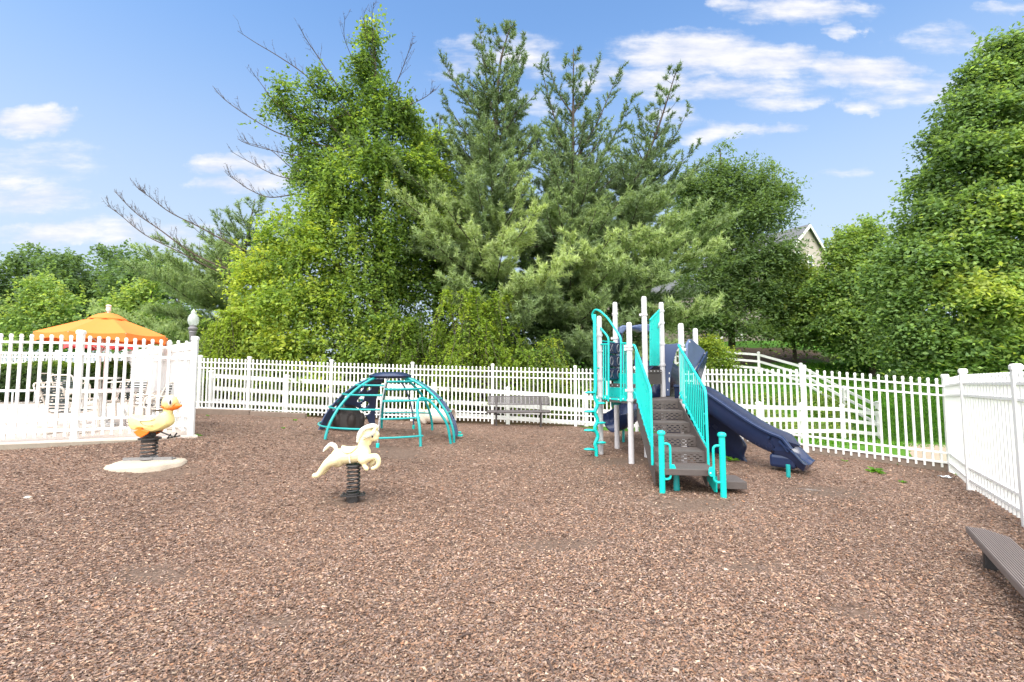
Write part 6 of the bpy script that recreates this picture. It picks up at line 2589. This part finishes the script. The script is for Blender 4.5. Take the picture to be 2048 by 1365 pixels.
# --- deciduous trees on the right
tree('locust_tree', 'dark fine leaved tree right of the pines, in front of the houses', 'tree', 1465, 31,
     [(1432, 345, 30, 30, .3, 0), (1480, 375, 55, 45, .3, 0), (1400, 390, 45, 50, .3, 0), (1530, 395, 38, 30, .25, 0), (1500, 440, 75, 45, .3, -.5), (1410, 470, 60, 50, .35, -.5), 
      (1500, 520, 75, 50, .35, -.8), (1420, 560, 65, 45, .4, -.8), (1520, 590, 75, 45, .4, -1), (1450, 635, 65, 35, .45, -1), (1380, 420, 30, 60, .3, .3), (1440, 300, 12, 14, .3, 0), (1380, 640, 40, 30, .35, 0)], 70000, .22, PAL_DARK, .26, spread=.46, per=46, inner=.7, asp=.4, flat=.3, sprig=(1300, 1.1))
tree('small_tree', 'small pale green tree below the house gable', 'tree', 1590, 30.5,
     [(1575, 550, 36, 32, .8, 0), (1630, 575, 34, 34, .75, 0), (1560, 590, 42, 40, .55, -.3), (1610, 610, 55, 42, .6, -.5), (1650, 625, 42, 36, .5, 0), (1570, 645, 45, 32, .45, -.3), (1630, 665, 50, 28, .5, -.3)], 34000, .19, PAL_MAPLE, .14, squash=.85, spread=.40, per=45, sprig=(500, .8))
tree('maple_tree', 'mid sized maple left of the big maple, over the brown bank', 'tree', 1745, 27.5,
     [(1690, 500, 38, 38, .55, 0), (1730, 480, 36, 36, .5, 0), (1700, 560, 50, 45, .5, -.4), (1755, 545, 50, 50, .4, 0), (1690, 625, 48, 40, .45, -.5), (1750, 630, 55, 45, .4, -.5), (1720, 690, 60, 32, .4, -.4), (1790, 700, 60, 38, .3, 0), (1650, 580, 24, 30, .45, 0)], 46000, .19, PAL_MAPLE, .18, squash=.85, spread=.42, per=50, sprig=(700, .8))
tree('maple_tree', 'big dense maple filling the right edge, behind the right fence', 'tree', 2010, 17.2,
     [(2020, 110, 50, 45, .3, .3), (1965, 150, 40, 45, .25, .3), (2060, 170, 80, 80, .35, 0), (1935, 215, 55, 50, .25, .3), (1990, 240, 80, 65, .3, -.3), (1900, 290, 48, 45, .2, .4), (1960, 330, 85, 65, .3, -.3), (2050, 320, 90, 80, .55, -.9),
      (1870, 375, 48, 42, .25, .3), (1920, 420, 75, 50, .35, -.5), (2010, 430, 85, 60, .6, -1.2), (1840, 440, 45, 40, .3, .3), (1820, 500, 50, 42, .35, .2), (1900, 500, 75, 50, .45, -.7), (2000, 530, 90, 50, .35, -.9), (1860, 580, 70, 50, .45, -.5),
      (1960, 590, 85, 48, .75, -1.5), (2050, 570, 80, 60, .7, -1.6), (1800, 600, 50, 42, .4, 0), (1840, 660, 75, 45, .4, -.4), (1950, 680, 85, 45, .5, -1.2), (2040, 680, 80, 50, .65, -1.6), (1840, 705, 60, 28, .35, -.2), (1930, 712, 80, 28, .4, -.8), (2020, 718, 80, 26, .45, -1.0),
      (2130, 180, 90, 100, .4, 0), (2140, 380, 100, 110, .45, -.5), (2140, 580, 110, 110, .5, -1), (1780, 545, 40, 35, .35, .2)], 160000, .145, PAL_MAPLE, .32, squash=.8, spread=.36, per=70, sprig=(1800, .6), toppx=(2020, 150))

# --- woods at the far left
wd = [(-40, 58, 120, 'dark wood edge tree cut off by the left frame edge', .2), (40, 62, 505, 'dark broad tree in the far wood, left edge', .25), (105, 60, 512, 'dark tree in the far wood behind the pale young tree', .2), (165, 64, 510, 'rounded dark tree in the far wood behind the umbrella top', .25),
      (225, 62, 496, 'dark tree in the far wood, right of the umbrella top', .2), (285, 58, 505, 'dark tree in the far wood under the dead branches', .22), (345, 55, 520, 'last dark tree of the far wood, beside the layered pine', .25)]
for px, Y, ty, lab, c in wd:
    if ty == 120:
        ty = 515
    lobes_ = []
    for q in range(7):
        lobes_.append((px + rng.normal(0, 26), ty + 28 + q * 22 + rng.normal(0, 8), 38 + q * 2, 26, c + rng.normal(0, .08), rng.normal(0, 1.2)))
    lobes_.append((px + rng.normal(0, 10), ty + 16, 22, 16, c, 0))
    tree('woodland_tree', lab, 'tree', px, Y, lobes_, 9000, .42, PAL_DARK, .3, group='trees of the far left wood', spread=.7, per=22, sprig=(120, 1.6))
tree('young_tree', 'pale green young tree left of the orange umbrella', 'tree', 92, 33,
     [(95, 575, 30, 24, .7, 0), (75, 605, 36, 26, .6, 0), (115, 610, 36, 28, .7, -.3), (60, 640, 36, 26, .5, 0), (110, 650, 44, 28, .55, -.3), (75, 680, 50, 26, .45, 0), (30, 660, 34, 28, .5, .4)], 15000, .2, PAL_MAPLE, .12, spread=.36, per=20, sprig=(150, .9))
tree('young_tree', 'leafy green tree right of the orange umbrella top, before the layered pine', 'tree', 262, 31,
     [(275, 590, 24, 22, .75, 0), (245, 615, 34, 24, .65, 0), (295, 625, 32, 26, .6, 0), (225, 640, 30, 22, .6, .3), (260, 660, 50, 26, .5, 0), (310, 560, 16, 20, .7, 0)], 11000, .2, PAL_MAPLE, .12, spread=.34, per=20, sprig=(150, .9))

# --- clipped hedge by the pool
hx0, hx1, hy = -15.4, -11.1, 14.05
hz = deck_z(hy)
hd_ = thing('hedge', 'clipped green hedge behind the pool tables', 'hedge', (hx0, hy, hz))
n = 22000
x = rng.uniform(hx0, hx1, n)
side_ = rng.random(n)
y = np.where(side_ < .45, hy - .42, rng.uniform(hy - .45, hy + .4, n)) + rng.normal(0, .045, n)
z = np.where(side_ < .45, rng.uniform(.05, 1.02, n), 1.05) + rng.normal(0, .04, n) + hz + .05 * np.sin(x * 3)
nr = unit(np.stack([0 * x, np.where(side_ < .45, -1., 0), np.where(side_ < .45, .3, 1)], 1) + rng.normal(size=(n, 3)) * .5)
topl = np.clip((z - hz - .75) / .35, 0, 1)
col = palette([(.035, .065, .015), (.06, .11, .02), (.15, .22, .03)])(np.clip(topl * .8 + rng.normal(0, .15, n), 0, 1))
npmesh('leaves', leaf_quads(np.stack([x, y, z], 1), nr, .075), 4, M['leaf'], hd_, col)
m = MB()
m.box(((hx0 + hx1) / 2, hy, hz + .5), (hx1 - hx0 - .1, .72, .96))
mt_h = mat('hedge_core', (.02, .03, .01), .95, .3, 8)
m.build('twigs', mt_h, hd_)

# ------------------------------------------------------------------ houses behind the trees
def house(name, label, x, y, rz, w, d, z0, zw, zr, stone_h, wins, doorx=None, red=None):
    h = thing(name, label, 'house', (0, 0, 0))
    m = MB()
    m.box((0, 0, (z0 + stone_h + zw) / 2), (w, d, zw - z0 - stone_h))
    # gables
    for s in (-1, 1):
        m.prism([V((s * (w / 2 - .1), -d / 2, zw)), V((s * (w / 2 - .1), d / 2, zw)), V((s * (w / 2 - .1), 0, zr))], V((.2, 0, 0)))
    m.build('wall', M['siding'], h)
    m = MB()
    m.box((0, 0, z0 + stone_h / 2 - .5), (w + .1, d + .1, stone_h + 1.0))
    m.build('stone_base', M['stone'], h)
    m = MB()
    ov = .35
    sl = (zr - zw) / (d / 2)
    for s in (-1, 1):
        m.prism([V((-w / 2 - ov, 0, zr + .12)), V((w / 2 + ov, 0, zr + .12)), V((w / 2 + ov, s * (d / 2 + ov), zw - sl * ov + .12)), V((-w / 2 - ov, s * (d / 2 + ov), zw - sl * ov + .12))], V((0, 0, .16)))
    m.build('roof', M['roof'], h)
    for s in (-1, 1):
        m = MB()
        for q in (-1, 1):
            m.bar(V((s * (w / 2 + ov + .02), 0, zr)), V((s * (w / 2 + ov + .02), q * (d / 2 + ov), zw - sl * ov)), .05, .3)
        m.build('gable_trim', M['trim'], h)
    for (face, u, z, ww, hh) in wins:
        # face: 'f' front (-y), 'l' left (-x)
        c = V((u, -d / 2 - .03, z)) if face == 'f' else V((-w / 2 - .03, u, z)) if face == 'l' else V((w / 2 + .03, u, z))
        ax = (1, 0) if face == 'f' else (0, 1)
        m = MB()
        def bx(du, dz_, sw, sh_, th):
            m.box((c.x + ax[0] * du, c.y + ax[1] * du, c.z + dz_), (sw if ax[0] else th, th if ax[0] else sw, sh_))
        bx(-ww / 2, 0, .12, hh + .12, .1)
        bx(ww / 2, 0, .12, hh + .12, .1)
        bx(0, hh / 2, ww - .12, .12, .1)
        bx(0, -hh / 2, ww - .12, .14, .13)
        bx(0, 0, ww - .12, .06, .07)
        fr_ = m.build('window', M['trim'], h)
        m = MB()
        m.box(c, (ww - .1 if ax[0] else .03, .03 if ax[0] else ww - .1, hh - .1))
        m.build('pane', M['window'], fr_)
    if doorx is not None:
        m = MB()
        m.box((doorx, -d / 2 - .05, z0 + 1.05), (1.0, .08, 2.1))
        m.build('door', M['brick'] if red else M['trim'], h)
    h.location = (x, y, 0)
    h.rotation_euler.z = rz
    return h


ap = W(1618, 452, 52)
zg_ = g(22, 42)
# gabled end faces the viewer's right; long eaves run left
house('gabled_house', 'tall beige house whose gable peeks over the trees on the right', ap.x - 3.1, ap.y + 5.4, R(-60), 12, 8, zg_, ap.z - 3.3, ap.z, 2.8,
      [('r', .3, ap.z - 4.3, 1.0, 1.8), ('r', -2.4, ap.z - 4.3, 1.0, 1.8), ('r', .3, ap.z - 7.4, 1.0, 1.8), ('f', 3.6, ap.z - 5, 1.1, 1.7), ('f', 0, ap.z - 5, 1.1, 1.7), ('f', -3.4, ap.z - 5, 1.1, 1.7), ('f', 3.6, ap.z - 8.2, 1.1, 1.7), ('f', 0, ap.z - 8.2, 1.1, 1.7)])
zg2 = 3.7
house('row_house', 'beige house with stone base half hidden behind the pines and play structure', 12.0, 43.5, R(3), 15, 9, zg2, zg2 + 4.8, zg2 + 7.0, 2.7,
      [('f', x, zg2 + z, 1.1, 1.6) for x in (-5.5, -2.5, 1.2, 4.6) for z in (3.7,)] + [('f', 5.2, zg2 + 1.6, 1.3, 1.3)], doorx=-4.0, red=True)
# patio chair on the bank top
pc = W(1481, 690, 37.5)
pc.z = g(pc.x, pc.y)
a = thing('patio_chair', 'white slatted chair by the stone house base on the hill', 'chair', pc)
m = MB()
for sx in (-.28, .28):
    for sy in (-.25, .25):
        m.box(pc + V((sx, sy, .22 if sy < 0 else .45)), (.07, .06, .44 if sy < 0 else .9))
m.build('legs', M['trim'], a)
m = MB()
m.box(pc + V((0, 0, .43)), (.6, .55, .04))
m.build('seat', M['trim'], a, bevel=.01)
m = MB()
for k in range(5):
    m.box(pc + V((-.22 + k * .11, .27, .7)), (.06, .03, .5))
m.build('back_slats', M['trim'], a)
